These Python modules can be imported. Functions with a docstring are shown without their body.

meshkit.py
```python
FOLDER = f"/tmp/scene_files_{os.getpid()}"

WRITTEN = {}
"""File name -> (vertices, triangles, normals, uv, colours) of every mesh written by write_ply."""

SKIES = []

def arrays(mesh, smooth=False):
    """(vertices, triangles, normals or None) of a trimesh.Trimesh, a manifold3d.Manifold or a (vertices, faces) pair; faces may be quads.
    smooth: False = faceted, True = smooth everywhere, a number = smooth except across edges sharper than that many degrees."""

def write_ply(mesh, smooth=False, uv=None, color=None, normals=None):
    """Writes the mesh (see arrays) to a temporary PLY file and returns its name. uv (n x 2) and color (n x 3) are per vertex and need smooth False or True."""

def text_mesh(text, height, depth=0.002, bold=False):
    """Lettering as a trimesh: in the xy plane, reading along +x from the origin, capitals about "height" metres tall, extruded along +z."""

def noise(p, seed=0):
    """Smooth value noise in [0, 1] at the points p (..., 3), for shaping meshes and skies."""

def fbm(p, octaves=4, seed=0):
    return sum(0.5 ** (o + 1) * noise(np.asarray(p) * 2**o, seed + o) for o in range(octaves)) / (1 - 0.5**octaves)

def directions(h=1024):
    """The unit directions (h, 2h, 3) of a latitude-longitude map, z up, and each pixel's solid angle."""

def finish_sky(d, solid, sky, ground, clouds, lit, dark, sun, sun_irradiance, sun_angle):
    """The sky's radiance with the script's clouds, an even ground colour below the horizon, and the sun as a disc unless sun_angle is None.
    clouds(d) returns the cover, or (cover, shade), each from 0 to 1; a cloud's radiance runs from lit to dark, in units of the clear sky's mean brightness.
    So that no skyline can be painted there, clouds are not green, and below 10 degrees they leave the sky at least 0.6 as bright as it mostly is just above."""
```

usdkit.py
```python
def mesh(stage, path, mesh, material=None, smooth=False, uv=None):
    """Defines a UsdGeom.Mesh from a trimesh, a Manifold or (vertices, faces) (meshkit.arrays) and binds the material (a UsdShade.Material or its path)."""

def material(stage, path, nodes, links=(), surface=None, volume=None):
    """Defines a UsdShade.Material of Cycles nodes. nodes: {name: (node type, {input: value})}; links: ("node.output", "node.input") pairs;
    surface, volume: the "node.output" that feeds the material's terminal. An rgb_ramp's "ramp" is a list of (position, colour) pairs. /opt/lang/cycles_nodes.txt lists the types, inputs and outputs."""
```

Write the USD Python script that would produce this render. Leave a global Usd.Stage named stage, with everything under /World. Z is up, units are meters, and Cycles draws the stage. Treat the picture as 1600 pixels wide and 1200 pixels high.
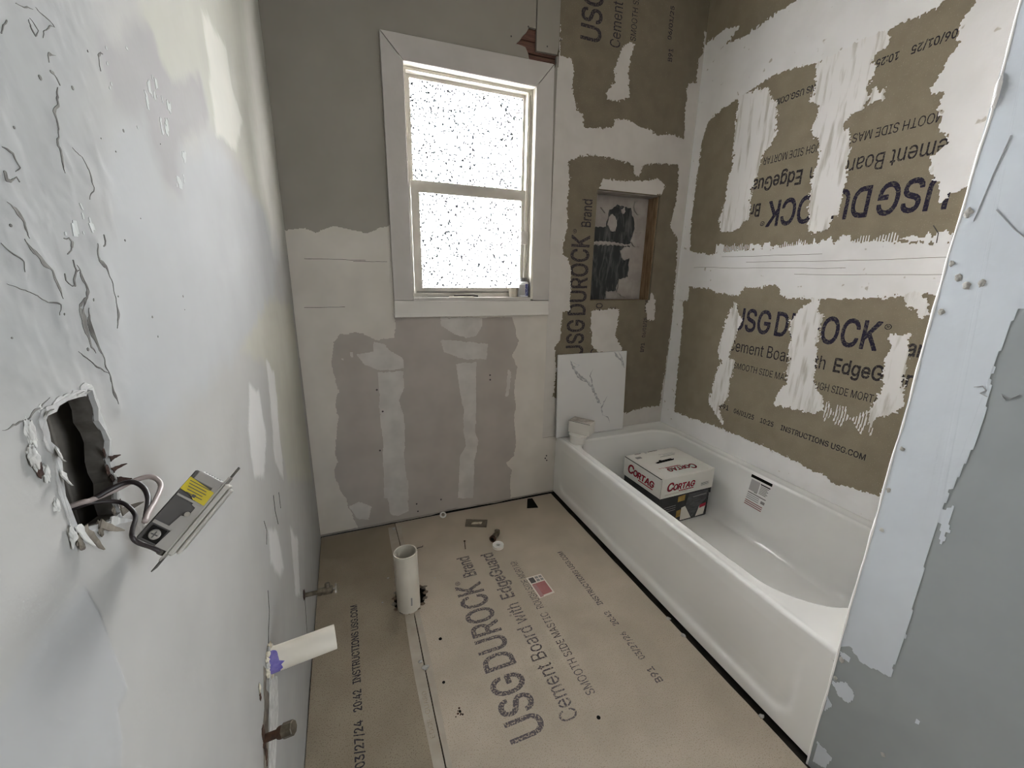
import math, random
import numpy as np, trimesh, shapely, usdkit, meshkit, manifold3d
from scipy import ndimage
from shapely.geometry import Polygon, LineString, Point, box as sbox
from shapely.ops import unary_union
from pxr import Usd, UsdGeom, UsdLux, UsdShade, Sdf, Gf, Vt

stage = Usd.Stage.CreateInMemory()
UsdGeom.SetStageUpAxis(stage, UsdGeom.Tokens.z)
UsdGeom.SetStageMetersPerUnit(stage, 1.0)
UsdGeom.Xform.Define(stage, '/World'); UsdGeom.Scope.Define(stage, '/World/Looks')
random.seed(7); rng = np.random.default_rng(7)

# ------------------------------------------------------------------ camera, daylight, exposure
cam = UsdGeom.Camera.Define(stage, '/World/camera')
cam.AddTransformOp().Set(Gf.Matrix4d(*(0.928589, -0.370631, 0.018819, 0.0, 0.079484, 0.248165, 0.965451, 0.0, -0.362497, -0.895012, 0.259903, 0.0, 0.197094, -1.981983, 1.277266, 1.0)))
cam.CreateHorizontalApertureAttr(36.0); cam.CreateVerticalApertureAttr(27.0)
cam.CreateFocalLengthAttr(14.53); cam.CreateClippingRangeAttr(Gf.Vec2f(0.01, 100))
cam.CreateExposureAttr(2.4)
dome = UsdLux.DomeLight.Define(stage, '/World/sky')            # overcast sky outside
dome.CreateIntensityAttr(0.25); dome.CreateColorAttr(Gf.Vec3f(.80, .90, 1.0))
day = UsdLux.RectLight.Define(stage, '/World/window_daylight')   # daylight outside the frosted window
day.CreateWidthAttr(.57); day.CreateHeightAttr(.92)
day.CreateIntensityAttr(17.0); day.CreateColorAttr(Gf.Vec3f(.975, .985, 1.0))
day.AddTranslateOp().Set(Gf.Vec3d(.79, .082, 1.63)); day.AddRotateXOp().Set(-90)
side_fill = UsdLux.RectLight.Define(stage, '/World/side_fill_light')    # added fill light behind the camera, set in an assumed, unseen side doorway
side_fill.CreateWidthAttr(2.0); side_fill.CreateHeightAttr(0.9)
side_fill.CreateIntensityAttr(0.70); side_fill.CreateColorAttr(Gf.Vec3f(.90, .955, 1.0))
side_fill.AddTranslateOp().Set(Gf.Vec3d(1.62, -2.62, 1.15)); side_fill.AddRotateXYZOp().Set(Gf.Vec3f(0, 90, 0))

# ------------------------------------------------------------------ helpers
names = {}
def path_for(parent, name):
    base = f'{parent}/{name}'
    k = names.get(base, -1) + 1; names[base] = k
    return base if k == 0 else f'{base}_{k:03d}'
def meta(prim, label=None, cat=None, group=None, kind=None):
    for k, v in (('label', label), ('category', cat), ('group', group), ('kind', kind)):
        if v: prim.SetCustomDataByKey(k, v)
def thing(name, label, cat, loc=(0, 0, 0), group=None, kind=None):
    x = UsdGeom.Xform.Define(stage, path_for('/World', name))
    if any(loc): x.AddTranslateOp().Set(Gf.Vec3d(*map(float, loc)))
    meta(x.GetPrim(), label, cat, group, kind)
    x.loc = np.array(loc, float)
    return x
def part(parent, name, mesh, mat, smooth=False, label=None, kind=None, world=True):
    """One mesh under parent; mesh given in world coordinates is moved into the thing's frame."""
    pp = str(parent.GetPath())
    if world and getattr(parent, 'loc', None) is not None and np.any(parent.loc):
        v, f, n = meshkit.arrays(mesh, False); mesh = trimesh.Trimesh(v - parent.loc, f, process=False)
    m = usdkit.mesh(stage, path_for(pp, name), mesh, mat, smooth)
    m.loc = getattr(parent, 'loc', None)
    meta(m.GetPrim(), label, None, None, kind)
    return m
def single(name, mesh, mat, label, cat, smooth=False, group=None, kind=None):
    m = usdkit.mesh(stage, path_for('/World', name), mesh, mat, smooth); m.loc = None
    meta(m.GetPrim(), label, cat, group, kind)
    return m
def cat_(*ms): return trimesh.util.concatenate([m for m in ms])
def cbox(x0, x1, y0, y1, z0, z1, c=.001):
    pts = []
    for sx in (0, 1):
        for sy in (0, 1):
            for sz in (0, 1):
                p = np.array([(x0, x1)[sx], (y0, y1)[sy], (z0, z1)[sz]]); s = np.array([1 - 2 * sx, 1 - 2 * sy, 1 - 2 * sz])
                for k in range(3):
                    q = p + s * c; q[k] = p[k]; pts.append(q)
    return trimesh.convex.convex_hull(np.array(pts))
def tube(pts, r, n=10, sub=6):
    """Swept round wire through pts (Catmull-Rom)."""
    P = np.asarray(pts, float)
    if sub > 1:
        Q = np.vstack([2 * P[0] - P[1], P, 2 * P[-1] - P[-2]]); out = []
        for i in range(len(P) - 1):
            a, b, c, d = Q[i:i + 4]
            for t in np.linspace(0, 1, sub, endpoint=False):
                out.append(.5 * (2 * b + (c - a) * t + (2 * a - 5 * b + 4 * c - d) * t * t + (3 * b - a - 3 * c + d) * t ** 3))
        P = np.array(out + [P[-1]])
    T = np.gradient(P, axis=0); T /= np.linalg.norm(T, axis=1, keepdims=True)
    u = np.cross(T[0], [0.3, 0.5, 0.81]); u /= np.linalg.norm(u)
    r = np.broadcast_to(np.asarray(r, float), len(P)); V = []
    for i in range(len(P)):
        u = u - T[i] * (u @ T[i]); u /= np.linalg.norm(u); w = np.cross(T[i], u)
        a = np.linspace(0, 2 * np.pi, n, endpoint=False)
        V.append(P[i] + r[i] * (np.cos(a)[:, None] * u + np.sin(a)[:, None] * w))
    V = np.vstack(V); F = []
    for i in range(len(P) - 1):
        for j in range(n):
            a, b = i * n + j, i * n + (j + 1) % n
            F += [[a, b, b + n], [a, b + n, a + n]]
    V = np.vstack([V, P[0], P[-1]]); k = len(V); m = (len(P) - 1) * n
    for j in range(n):
        F += [[k - 2, (j + 1) % n, j], [k - 1, m + j, m + (j + 1) % n]]
    return trimesh.Trimesh(V, F, process=False)
def lathe(profile, n=40):
    return trimesh.creation.revolve(np.asarray(profile, float), sections=n)
def pose(mesh, M=None, t=(0, 0, 0)):
    m = mesh.copy()
    if M is not None: m.vertices = m.vertices @ np.asarray(M, float).T
    m.vertices = m.vertices + np.asarray(t, float)
    return m
def align(d):
    """Rotation taking +z to d."""
    return trimesh.geometry.align_vectors([0, 0, 1], d)[:3, :3]

X0, W, RIM, L = 1.2807, 2.0419, .369, 1.524          # apron plane, right wall, tub rim height, tub length
CEIL, REAR = 2.75, -3.3
PL = {'right': lambda u, v, d: np.stack([W - d, -u, v], -1), 'part': lambda u, v, d: np.stack([X0 - d, -u, v], -1),
      'back': lambda u, v, d: np.stack([u, -d, v], -1), 'floor': lambda u, v, d: np.stack([u, v, d], -1),
      'left': lambda u, v, d: np.stack([d, -u, v], -1)}
def onto(plane, m, lift=None):
    """A mesh in (u, v, d) wall coordinates placed on its wall."""
    v = np.asarray(m.vertices); d = v[:, 2] + (lift(v[:, 0], v[:, 1]) if lift else 0)
    f = np.asarray(m.faces)
    return trimesh.Trimesh(PL[plane](v[:, 0], v[:, 1], d), f[:, ::-1] if plane == 'left' else f, process=False)
def polys_of(g):
    return [p for p in getattr(g, 'geoms', [g]) if p.geom_type == 'Polygon' and p.area > 1e-7]
def slab(plane, geom, d0, d1, lift=None):
    ms = []
    for p in polys_of(geom):
        m = trimesh.creation.extrude_polygon(p, d1 - d0, engine='earcut'); m.vertices[:, 2] += d0; ms.append(m)
    return onto(plane, trimesh.util.concatenate(ms), lift)
def sdf(poly, U, V, res):
    g = Polygon(poly) if not hasattr(poly, 'geom_type') else poly
    if not g.is_valid: g = g.buffer(0)
    ins = shapely.contains_xy(g, U, V)
    return (ndimage.distance_transform_edt(ins) - ndimage.distance_transform_edt(~ins)) * res
def ragged(U, V, seed, a1=.010, a2=.005, f1=45, f2=170):
    p = np.stack([U * f1, V * f1, 0 * U], -1); q = np.stack([U * f2, V * f2, 0 * U + 5], -1)
    return a1 * 2 * (meshkit.fbm(p, 3, seed) - .5) * 1.6 + a2 * 2 * (meshkit.noise(q, seed + 9) - .5)
def mask_polys(mask, u0, v0, res, simp=.45):
    on = np.pad(mask, ((0, 0), (1, 1))).astype(np.int8)
    r, s = np.nonzero(np.diff(on, axis=1) == 1); e = np.nonzero(np.diff(on, axis=1) == -1)[1]
    g = shapely.union_all(shapely.box(s - .5, r - .5, e - .5, r + .5))
    g = g.buffer(.55).buffer(-.55).simplify(simp)
    return shapely.affinity.affine_transform(g, [res, 0, 0, res, u0, v0])
def grid(u0, u1, v0, v1, res):
    return np.meshgrid(np.arange(u0, u1 + res / 2, res), np.arange(v0, v1 + res / 2, res))
def compound(parent, plane, geom, th=.0014, mat='mud', label=None, d0=-.0006):
    """Ragged trowelled-on patches: the large ones each a part, the flecks joined."""
    ps = sorted(polys_of(geom), key=lambda p: -p.area); big = [p for p in ps if p.area > 5e-4]; small = [p for p in ps if 6e-6 < p.area <= 5e-4]
    for p in big: part(parent, 'joint_compound', slab(plane, p, d0, th), M[mat], label=label)
    if small: part(parent, 'compound_flecks', slab(plane, unary_union(small), d0, th), M[mat], kind='stuff')
def words(plane, text, base, along, length, height, bold=False, th=.0004, d0=-.0002):
    """Printed lettering: base = start of the baseline in wall coordinates, along = unit direction of reading."""
    m = meshkit.text_mesh(text, height, .001, bold)
    x = m.vertices[:, 0]; x -= x.min(); s = length / x.max(); a = np.array(along, float); b = np.array([-a[1], a[0]])
    uvp = np.array(base) + np.outer(x * s, a) + np.outer(m.vertices[:, 1], b)
    d = np.where(m.vertices[:, 2] > 5e-4, th, d0)
    return onto(plane, trimesh.Trimesh(np.column_stack([uvp, d]), m.faces, process=False))
def blob(c, r, seed, sc=(1, 1, 1), amp=.5, sub=2):
    m = trimesh.creation.icosphere(subdivisions=sub, radius=1.0); v = m.vertices
    k = 1 + amp * 2 * (meshkit.fbm(v * 1.7 + seed * 3.1, 3, seed) - .5)
    return trimesh.Trimesh(v * k[:, None] * r * np.array(sc) + np.array(c), m.faces, process=False)

# ------------------------------------------------------------------ materials
M = {}
def mat(name, c1, c2=None, scale=12, stretch=(1, 1, 1), rough=.6, ramp=(.35, .65), bump=0, bscale=120, speck=None, spec=.4, metal=0, coat=0, dist=0, det=4):
    n = {'p': ('principled_bsdf', {'roughness': rough, 'specular_ior_level': spec, 'metallic': metal, 'coat_weight': coat}), 'g': ('geometry', {}), 'm': ('mapping', {'scale': stretch})}
    l = [('g.position', 'm.vector')]
    if c2 is None: n['p'][1]['base_color'] = c1
    else:
        n['t'] = ('noise_texture', {'scale': scale, 'detail': det, 'distortion': dist}); n['r'] = ('rgb_ramp', {'ramp': [(0, c1), (ramp[0], c1), (ramp[1], c2), (1, c2)]})
        l += [('m.vector', 't.vector'), ('t.fac', 'r.fac')]; out = 'r.color'
        if speck:                                     # (colour, scale, threshold)
            n['s'] = ('noise_texture', {'scale': speck[1], 'detail': 1.0}); n['sr'] = ('rgb_ramp', {'ramp': [(0, (0, 0, 0)), (speck[2], (0, 0, 0)), (speck[2] + .06, (1, 1, 1)), (1, (1, 1, 1))]})
            n['x'] = ('mix_color', {'b': speck[0]}); l += [('g.position', 's.vector'), ('s.fac', 'sr.fac'), ('sr.color', 'x.fac'), (out, 'x.a')]; out = 'x.result'
        l.append((out, 'p.base_color'))
    if bump:
        n['bn'] = ('noise_texture', {'scale': bscale, 'detail': 3.0}); n['b'] = ('bump', {'strength': min(1, bump), 'distance': .002})
        l += [('m.vector', 'bn.vector'), ('bn.fac', 'b.height'), ('b.normal', 'p.normal')]
    M[name] = usdkit.material(stage, f'/World/Looks/{name}', n, l, 'p.BSDF')
mat('mud', (.94, .925, .915), (.88, .865, .85), scale=9, rough=.75, bump=.25, bscale=60, ramp=(.45, .75), speck=((.62, .58, .52), 38, .735))
mat('mud_shaded', (.57, .54, .505), (.51, .482, .45), scale=9, rough=.75, bump=.25, bscale=60, ramp=(.45, .75))  # dimmer copy of mud; weaker light of the window wall put into its colour
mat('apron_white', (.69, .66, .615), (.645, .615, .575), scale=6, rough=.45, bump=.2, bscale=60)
mat('board_shaded', (.205, .172, .123), (.178, .149, .105), scale=14, rough=.9, bump=.4, bscale=420, speck=((.30, .26, .20), 240, .66), spec=.15)  # board colour taken down for the shade on the window wall
mat('floor_board_shaded', (.315, .262, .193), (.275, .226, .163), scale=7, rough=.9, bump=.5, bscale=380, speck=((.20, .16, .11), 300, .60), spec=.15)  # darker floor board copy with the shade of the left side painted in
mat('mud_streaked', (.93, .905, .885), (.66, .625, .57), scale=5, stretch=(4, 9, 1.2), rough=.75, ramp=(.52, .68), bump=.3, bscale=40)
mat('part_mud_bluelit', (.61, .655, .70), (.565, .605, .65), scale=7, rough=.7, bump=.15, bscale=60)  # compound tinted blue for the cool light on this wall end
mat('mud_back', (.645, .605, .55), (.585, .548, .495), scale=7, rough=.75, bump=.15, bscale=60)
mat('mud_thin', (.60, .57, .535), (.50, .475, .445), scale=11, rough=.75, bump=.1, bscale=60)
mat('board', (.335, .285, .205), (.295, .25, .178), scale=14, rough=.9, bump=.4, bscale=420, speck=((.42, .365, .28), 240, .66), spec=.15)
mat('floor_board', (.51, .438, .352), (.445, .382, .305), scale=7, rough=.9, bump=.5, bscale=380, speck=((.36, .295, .22), 300, .60), spec=.15)
mat('ink', (.045, .04, .045), (.14, .12, .095), scale=150, rough=.8, ramp=(.52, .62), spec=.1)
mat('ink_blue', (.035, .030, .055), (.13, .115, .10), scale=130, stretch=(1, 1, 1.6), rough=.8, ramp=(.53, .63), spec=.1)
mat('ink_floor', (.12, .105, .11), (.40, .34, .27), scale=170, rough=.85, ramp=(.50, .60), spec=.1)
mat('ink_faint', (.30, .255, .195), (.42, .35, .26), scale=150, rough=.85, ramp=(.45, .55), spec=.1)
mat('paint_beige', (.30, .276, .240), (.278, .256, .22), scale=5, rough=.55, bump=.15, bscale=80)
mat('drywall_grey', (.445, .40, .365), (.39, .35, .318), scale=6, rough=.85, bump=.1, bscale=90)
mat('trim_white', (.53, .50, .475), (.48, .452, .422), scale=6, rough=.45, bump=.2, bscale=60, stretch=(1, 1, 1))
mat('jamb', (.68, .645, .56), (.64, .60, .52), scale=6, rough=.5)
mat('frame_metal', (.56, .53, .47), (.50, .47, .41), scale=14, rough=.4, spec=.5)
mat('frame_dark', (.25, .235, .21), (.20, .185, .165), scale=14, rough=.45)
mat('porcelain', (.86, .855, .83), (.845, .84, .815), scale=3, rough=.07, spec=.55, coat=.3)
mat('pvc', (.66, .615, .535), (.60, .555, .47), scale=10, rough=.35)
mat('ceiling_white', (.62, .60, .56), (.58, .56, .52), scale=4, rough=.8)
mat('black', (.012, .011, .010), rough=.9, spec=.05); mat('void', (.02, .018, .016), (.035, .03, .025), scale=20, rough=.95, spec=.05)
mat('dark_gap', (.018, .016, .013), rough=.95, spec=.05)
mat('lath', (.17, .082, .058), (.095, .048, .036), scale=5, stretch=(3, 3, 40), rough=.8, bump=.3, bscale=30)
mat('stud', (.26, .17, .095), (.16, .10, .05), scale=6, stretch=(14, 14, 2), rough=.8, bump=.2, bscale=30, ramp=(.4, .65))
mat('old_stud', (.17, .15, .125), (.085, .07, .055), scale=30, rough=.9, ramp=(.4, .7))
mat('tar', (.030, .033, .034), (.14, .14, .135), scale=9, stretch=(3, 1, .7), rough=.7, ramp=(.45, .8), dist=1.5)
mat('foam', (.37, .335, .31), (.30, .27, .248), scale=16, rough=.8, bump=.2)
mat('plaster_old', (.36, .325, .295), (.27, .24, .215), scale=14, rough=.85, bump=.3, bscale=50)
mat('carton_white', (.76, .73, .68), (.72, .69, .64), scale=8, rough=.6); mat('carton_side', (.70, .66, .60), rough=.6)
mat('carton_grey', (.56, .52, .475), (.40, .36, .32), scale=30, rough=.6, ramp=(.45, .6)); mat('cup_white', (.80, .78, .74), rough=.35)
mat('red', (.42, .012, .035), rough=.5); mat('print_grey', (.27, .26, .25), rough=.6); mat('print_dark', (.08, .075, .07), rough=.6)
mat('print_pale', (.45, .44, .43), rough=.5); mat('print_red', (.40, .22, .21), rough=.5)
mat('carton_black', (.020, .020, .022), (.035, .034, .036), scale=20, rough=.35); mat('gold', (.42, .27, .06), (.30, .18, .04), scale=60, rough=.5)
mat('photo_grey', (.10, .10, .105), (.05, .05, .053), scale=25, stretch=(1, 1, 4), rough=.35)
mat('marble_edge', (.62, .61, .60), rough=.4)
mat('galv', (.42, .40, .37), (.27, .25, .22), scale=40, rough=.4, metal=.6); mat('steel_dark', (.06, .055, .05), (.10, .09, .075), scale=60, rough=.5, metal=.4)
mat('rust', (.085, .040, .022), (.030, .018, .012), scale=60, rough=.8, bump=.6, bscale=200); mat('old_brass', (.17, .14, .10), (.085, .07, .05), scale=60, rough=.5, metal=.5, bump=.3)
mat('chrome_worn', (.62, .60, .57), (.35, .32, .28), scale=60, rough=.25, metal=.8)
mat('purple', (.105, .085, .33), (.20, .17, .42), scale=60, rough=.5)
mat('caulk', (.60, .55, .43), (.33, .26, .17), scale=50, rough=.8, ramp=(.5, .7))
mat('device_dark', (.060, .055, .052), (.080, .073, .068), scale=20, rough=.4); mat('device_grey', (.28, .26, .235), (.23, .21, .19), scale=20, rough=.5); mat('device_light', (.36, .34, .30), (.31, .29, .255), scale=30, rough=.35)
mat('yellow', (.50, .40, .02), (.42, .33, .02), scale=30, rough=.5); mat('wire_grey', (.30, .245, .225), rough=.45); mat('wire_black', (.022, .016, .016), rough=.4)
mat('broken_gypsum', (.10, .09, .078), (.05, .043, .035), scale=60, rough=.95, spec=.1)
mat('rim_brown', (.20, .145, .10), (.09, .062, .042), scale=80, rough=.95)
mat('fleck', (.36, .36, .35), rough=.8)
mat('broken_lip', (.40, .392, .375), (.30, .29, .275), scale=60, rough=.9)
mat('plate_tan', (.20, .17, .13), (.15, .125, .095), scale=60, rough=.45, metal=.3)
mat('brown_paper', (.06, .032, .024), (.032, .02, .016), scale=80, rough=.95); mat('grey_paper', (.22, .19, .15), (.12, .10, .08), scale=60, rough=.95)
mat('pale_paper', (.50, .49, .46), (.36, .345, .32), scale=60, rough=.9)
mat('label_red', (.42, .17, .16), (.36, .13, .125), scale=25, rough=.6); mat('label_white', (.70, .64, .56), rough=.6)
mat('bottle_white', (.75, .75, .76), rough=.3); mat('bottle_blue', (.05, .06, .20), (.35, .37, .50), scale=160, rough=.35, ramp=(.52, .56)); mat('cap_grey', (.13, .125, .12), rough=.5)
mat('cup_metal', (.36, .32, .26), (.55, .50, .42), scale=5, stretch=(20, 20, 1), rough=.35, metal=.5)
mat('crack_and_shade', (.085, .078, .07), (.17, .16, .145), scale=70, rough=.95); mat('pencil', (.36, .36, .37), rough=.8)
mat('seam_tape', (.425, .375, .31), (.38, .325, .255), scale=20, rough=.7, spec=.5)
mat('outside_wall', (.35, .34, .32), rough=.9)
def tinted(name, bump=.2):
    """Painted and patched plaster: base colour from the mesh's tint, with fine mottling."""
    M[name] = usdkit.material(stage, f'/World/Looks/{name}', {
        'a': ('attribute', {'attribute': 'tint'}), 'g': ('geometry', {}), 't': ('noise_texture', {'scale': 9.0, 'detail': 6.0}),
        'r': ('rgb_ramp', {'ramp': [(0, (.86, .86, .86)), (.3, (.93, .93, .93)), (.7, (1, 1, 1)), (1, (1, 1, 1))]}),
        'x': ('mix_color', {'blend_type': 'multiply', 'fac': 1.0}), 'bn': ('noise_texture', {'scale': 55.0, 'detail': 4.0}), 'b': ('bump', {'strength': bump, 'distance': .002}),
        'p': ('principled_bsdf', {'roughness': .8, 'specular_ior_level': .12})},
        [('g.position', 't.vector'), ('t.fac', 'r.fac'), ('a.color', 'x.a'), ('r.color', 'x.b'), ('x.result', 'p.base_color'), ('g.position', 'bn.vector'), ('bn.fac', 'b.height'), ('b.normal', 'p.normal')], 'p.BSDF')
tinted('plaster_tinted')
M['marble'] = usdkit.material(stage, '/World/Looks/marble', {
    'g': ('geometry', {}), 'w': ('noise_texture', {'scale': 2.2, 'detail': 5.0}), 'wr': ('rgb_ramp', {'ramp': [(0, (.62, .61, .60)), (.5, (.67, .66, .65)), (1, (.71, .70, .69))]}),
    'p': ('principled_bsdf', {'roughness': .35, 'specular_ior_level': .4})}, [('g.position', 'w.vector'), ('w.fac', 'wr.fac'), ('wr.color', 'p.base_color')], 'p.BSDF')
mat('vein', (.36, .36, .37), (.56, .56, .57), scale=60, rough=.35, ramp=(.45, .65))
mat('vein_soft', (.54, .54, .55), (.63, .63, .64), scale=40, rough=.35, ramp=(.45, .65))
# pebbled window glass: lets the daylight through, scattered by the pebbles
M['frosted'] = usdkit.material(stage, '/World/Looks/frosted', {
    'g': ('geometry', {}), 'n': ('noise_texture', {'scale': 130.0, 'detail': 1.5, 'distortion': .6}),
    'n2': ('noise_texture', {'scale': 2.2, 'detail': 1.0}), 'ad': ('math', {'math_type': 'multiply_add', 'value2': .55, 'value3': .0}), 'ad2': ('math', {'math_type': 'add'}),
    'r': ('rgb_ramp', {'ramp': [(0, (.0, .0, .0)), (.545, (.0, .0, .0)), (.575, (1, 1, 1)), (1, (1, 1, 1))]}), 'bm': ('bump', {'strength': .8, 'distance': .002}),
    'tc': ('mix_color', {'a': (.97, .97, .97), 'b': (.009, .0105, .011)}), 't': ('transparent_bsdf', {}), 'd': ('translucent_bsdf', {'color': (.82, .82, .81)}), 'gl': ('glossy_bsdf', {'roughness': .25, 'color': (.8, .8, .8)}),
    'm1': ('mix_closure', {'fac': .35}), 'fr': ('fresnel', {'IOR': 1.45}), 'm2': ('mix_closure', {})},
    [('g.position', 'n.vector'), ('g.position', 'n2.vector'), ('n2.fac', 'ad.value1'), ('n.fac', 'ad2.value1'), ('ad.value', 'ad2.value2'), ('n.fac', 'r.fac'), ('r.color', 'tc.fac'), ('tc.result', 't.color'), ('tc.result', 'd.color'),
     ('n.fac', 'bm.height'), ('bm.normal', 'gl.normal'), ('bm.normal', 'fr.normal'), ('t.BSDF', 'm1.closure1'), ('d.BSDF', 'm1.closure2'), ('fr.fac', 'm2.fac'), ('m1.closure', 'm2.closure1'), ('gl.BSDF', 'm2.closure2')], 'm2.closure')

# ------------------------------------------------------------------ measured outlines, metres on each wall (u, v)
RU=[(0.0857,2.0578),(0.1777,2.0964),(0.2642,2.1077),(0.3525,2.1287),(0.4119,2.1387),(0.5051,2.1385),(0.5838,2.1251),(0.6304,2.1151),(0.6651,2.1132),(0.7526,2.1151),(0.7956,2.1219),(0.8597,2.115),(0.8904,2.1246),(0.952,2.1254),(0.9974,2.1286),(1.0145,2.1382),(1.0562,2.1523),(1.1195,2.1529),(1.1118,2.1243),(1.0999,2.0913),(1.0778,2.0561),(1.075,2.0341),(1.0736,2.0052),(1.0837,1.995),(1.0722,1.9639),(1.0619,1.9374),(1.0513,1.9103),(1.0343,1.8845),(1.052,1.869),(1.0776,1.8667),(1.0725,1.8401),(1.0726,1.8147),(1.0891,1.7778),(1.0848,1.7596),(1.1042,1.7351),(1.1219,1.7048),(1.0867,1.6736),(1.093,1.6184),(1.1202,1.5999),(1.1402,1.5224),(1.1599,1.5466),(1.1887,1.5619),(1.2041,1.5626),(1.2184,1.453),(1.198,1.4004),(1.1721,1.3914),(1.1108,1.4017),(1.0462,1.4052),(0.9753,1.413),(0.9,1.4131),(0.8187,1.4089),(0.7268,1.418),(0.6295,1.4088),(0.5207,1.4037),(0.3987,1.4033),(0.205,1.39),(0.1407,1.4014),(0.0727,1.4158),(0.056,1.5602),(0.0566,1.7898),(0.059,1.9539)]
RS=[[(0.2642,2.1077),(0.3014,2.1187),(0.4075,2.1054),(0.438,2.0602),(0.4752,2.0222),(0.4973,1.8931),(0.4784,1.8531),(0.4394,1.8254),(0.4366,1.7506),(0.4153,1.6771),(0.4243,1.5667),(0.3897,1.5191),(0.342,1.4968),(0.2654,1.5027),(0.2471,1.5644),(0.2668,1.6479),(0.2719,1.7307),(0.2828,1.8505),(0.2694,1.9914)],[(0.6304,2.1151),(0.6278,2.0851),(0.6446,2.0243),(0.6263,1.9826),(0.6725,1.9521),(0.6718,1.9124),(0.6509,1.8614),(0.6893,1.8269),(0.6997,1.8404),(0.7081,1.7569),(0.7025,1.6745),(0.7041,1.5535),(0.7262,1.4674),(0.7725,1.4638),(0.8096,1.4737),(0.8085,1.5203),(0.8332,1.5217),(0.83,1.5957),(0.8275,1.6838),(0.8221,1.7474),(0.8126,1.811),(0.7851,1.8489),(0.8015,1.8821),(0.8384,1.8858),(0.8535,1.9172),(0.8359,1.9659),(0.8509,1.9959),(0.8537,2.0157),(0.8291,2.0319),(0.838,2.0562),(0.8785,2.0738),(0.8759,2.1015),(0.8507,2.1256),(0.7932,2.1333),(0.7501,2.1268),(0.6642,2.1173)],[(0.8576,1.898),(0.8622,1.9428),(0.895,1.9352),(0.9022,1.9015),(0.8779,1.9023)],[(0.4244,1.1558),(0.4552,1.0969),(0.4805,1.0661),(0.4632,1.019),(0.4428,0.9118),(0.4358,0.875),(0.4731,0.8587),(0.4682,0.7743),(0.4631,0.6506),(0.4285,0.6024),(0.4599,0.5106),(0.4255,0.5373),(0.352,0.6049),(0.3631,0.6728),(0.3695,0.7631),(0.392,0.8422),(0.3612,0.8912),(0.3707,0.9592),(0.3789,1.0314),(0.4051,1.1149)],[(0.7993,1.1958),(0.8282,1.1884),(0.8331,1.1426),(0.8631,1.127),(0.848,1.0694),(0.8581,1.0425),(0.8434,1.002),(0.8631,0.9958),(0.8631,0.9282),(0.8676,0.8603),(0.893,0.8271),(0.9199,0.7851),(0.9338,0.7397),(0.9011,0.719),(0.8246,0.7098),(0.725,0.7002),(0.7264,0.75),(0.7574,0.8121),(0.7455,0.8724),(0.7527,0.9155),(0.7339,0.9838),(0.7411,1.0254),(0.7174,1.0924),(0.7493,1.135),(0.7809,1.1711)],[(1.0995,1.0778),(1.1549,1.0978),(1.163,1.0312),(1.1721,0.9598),(1.1716,0.9015),(1.193,0.8487),(1.1716,0.8077),(1.1223,0.7735),(1.1,0.7385),(1.0996,0.7931),(1.108,0.8405),(1.1142,0.9122),(1.1001,0.9945),(1.1098,1.0464)],[(1.1075,1.2265),(1.1302,1.2545),(1.1549,1.2404),(1.195,1.1681),(1.173,1.1583),(1.1349,1.1896),(1.1149,1.2075)]]
RT=[(-0.0112,2.436),(0.1263,2.4494),(0.2076,2.4227),(0.1392,2.3788),(0.2545,2.3668),(0.3332,2.3757),(0.4157,2.3877),(0.4933,2.3901),(0.5439,2.4105),(-0.0606,2.7151)]
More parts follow.
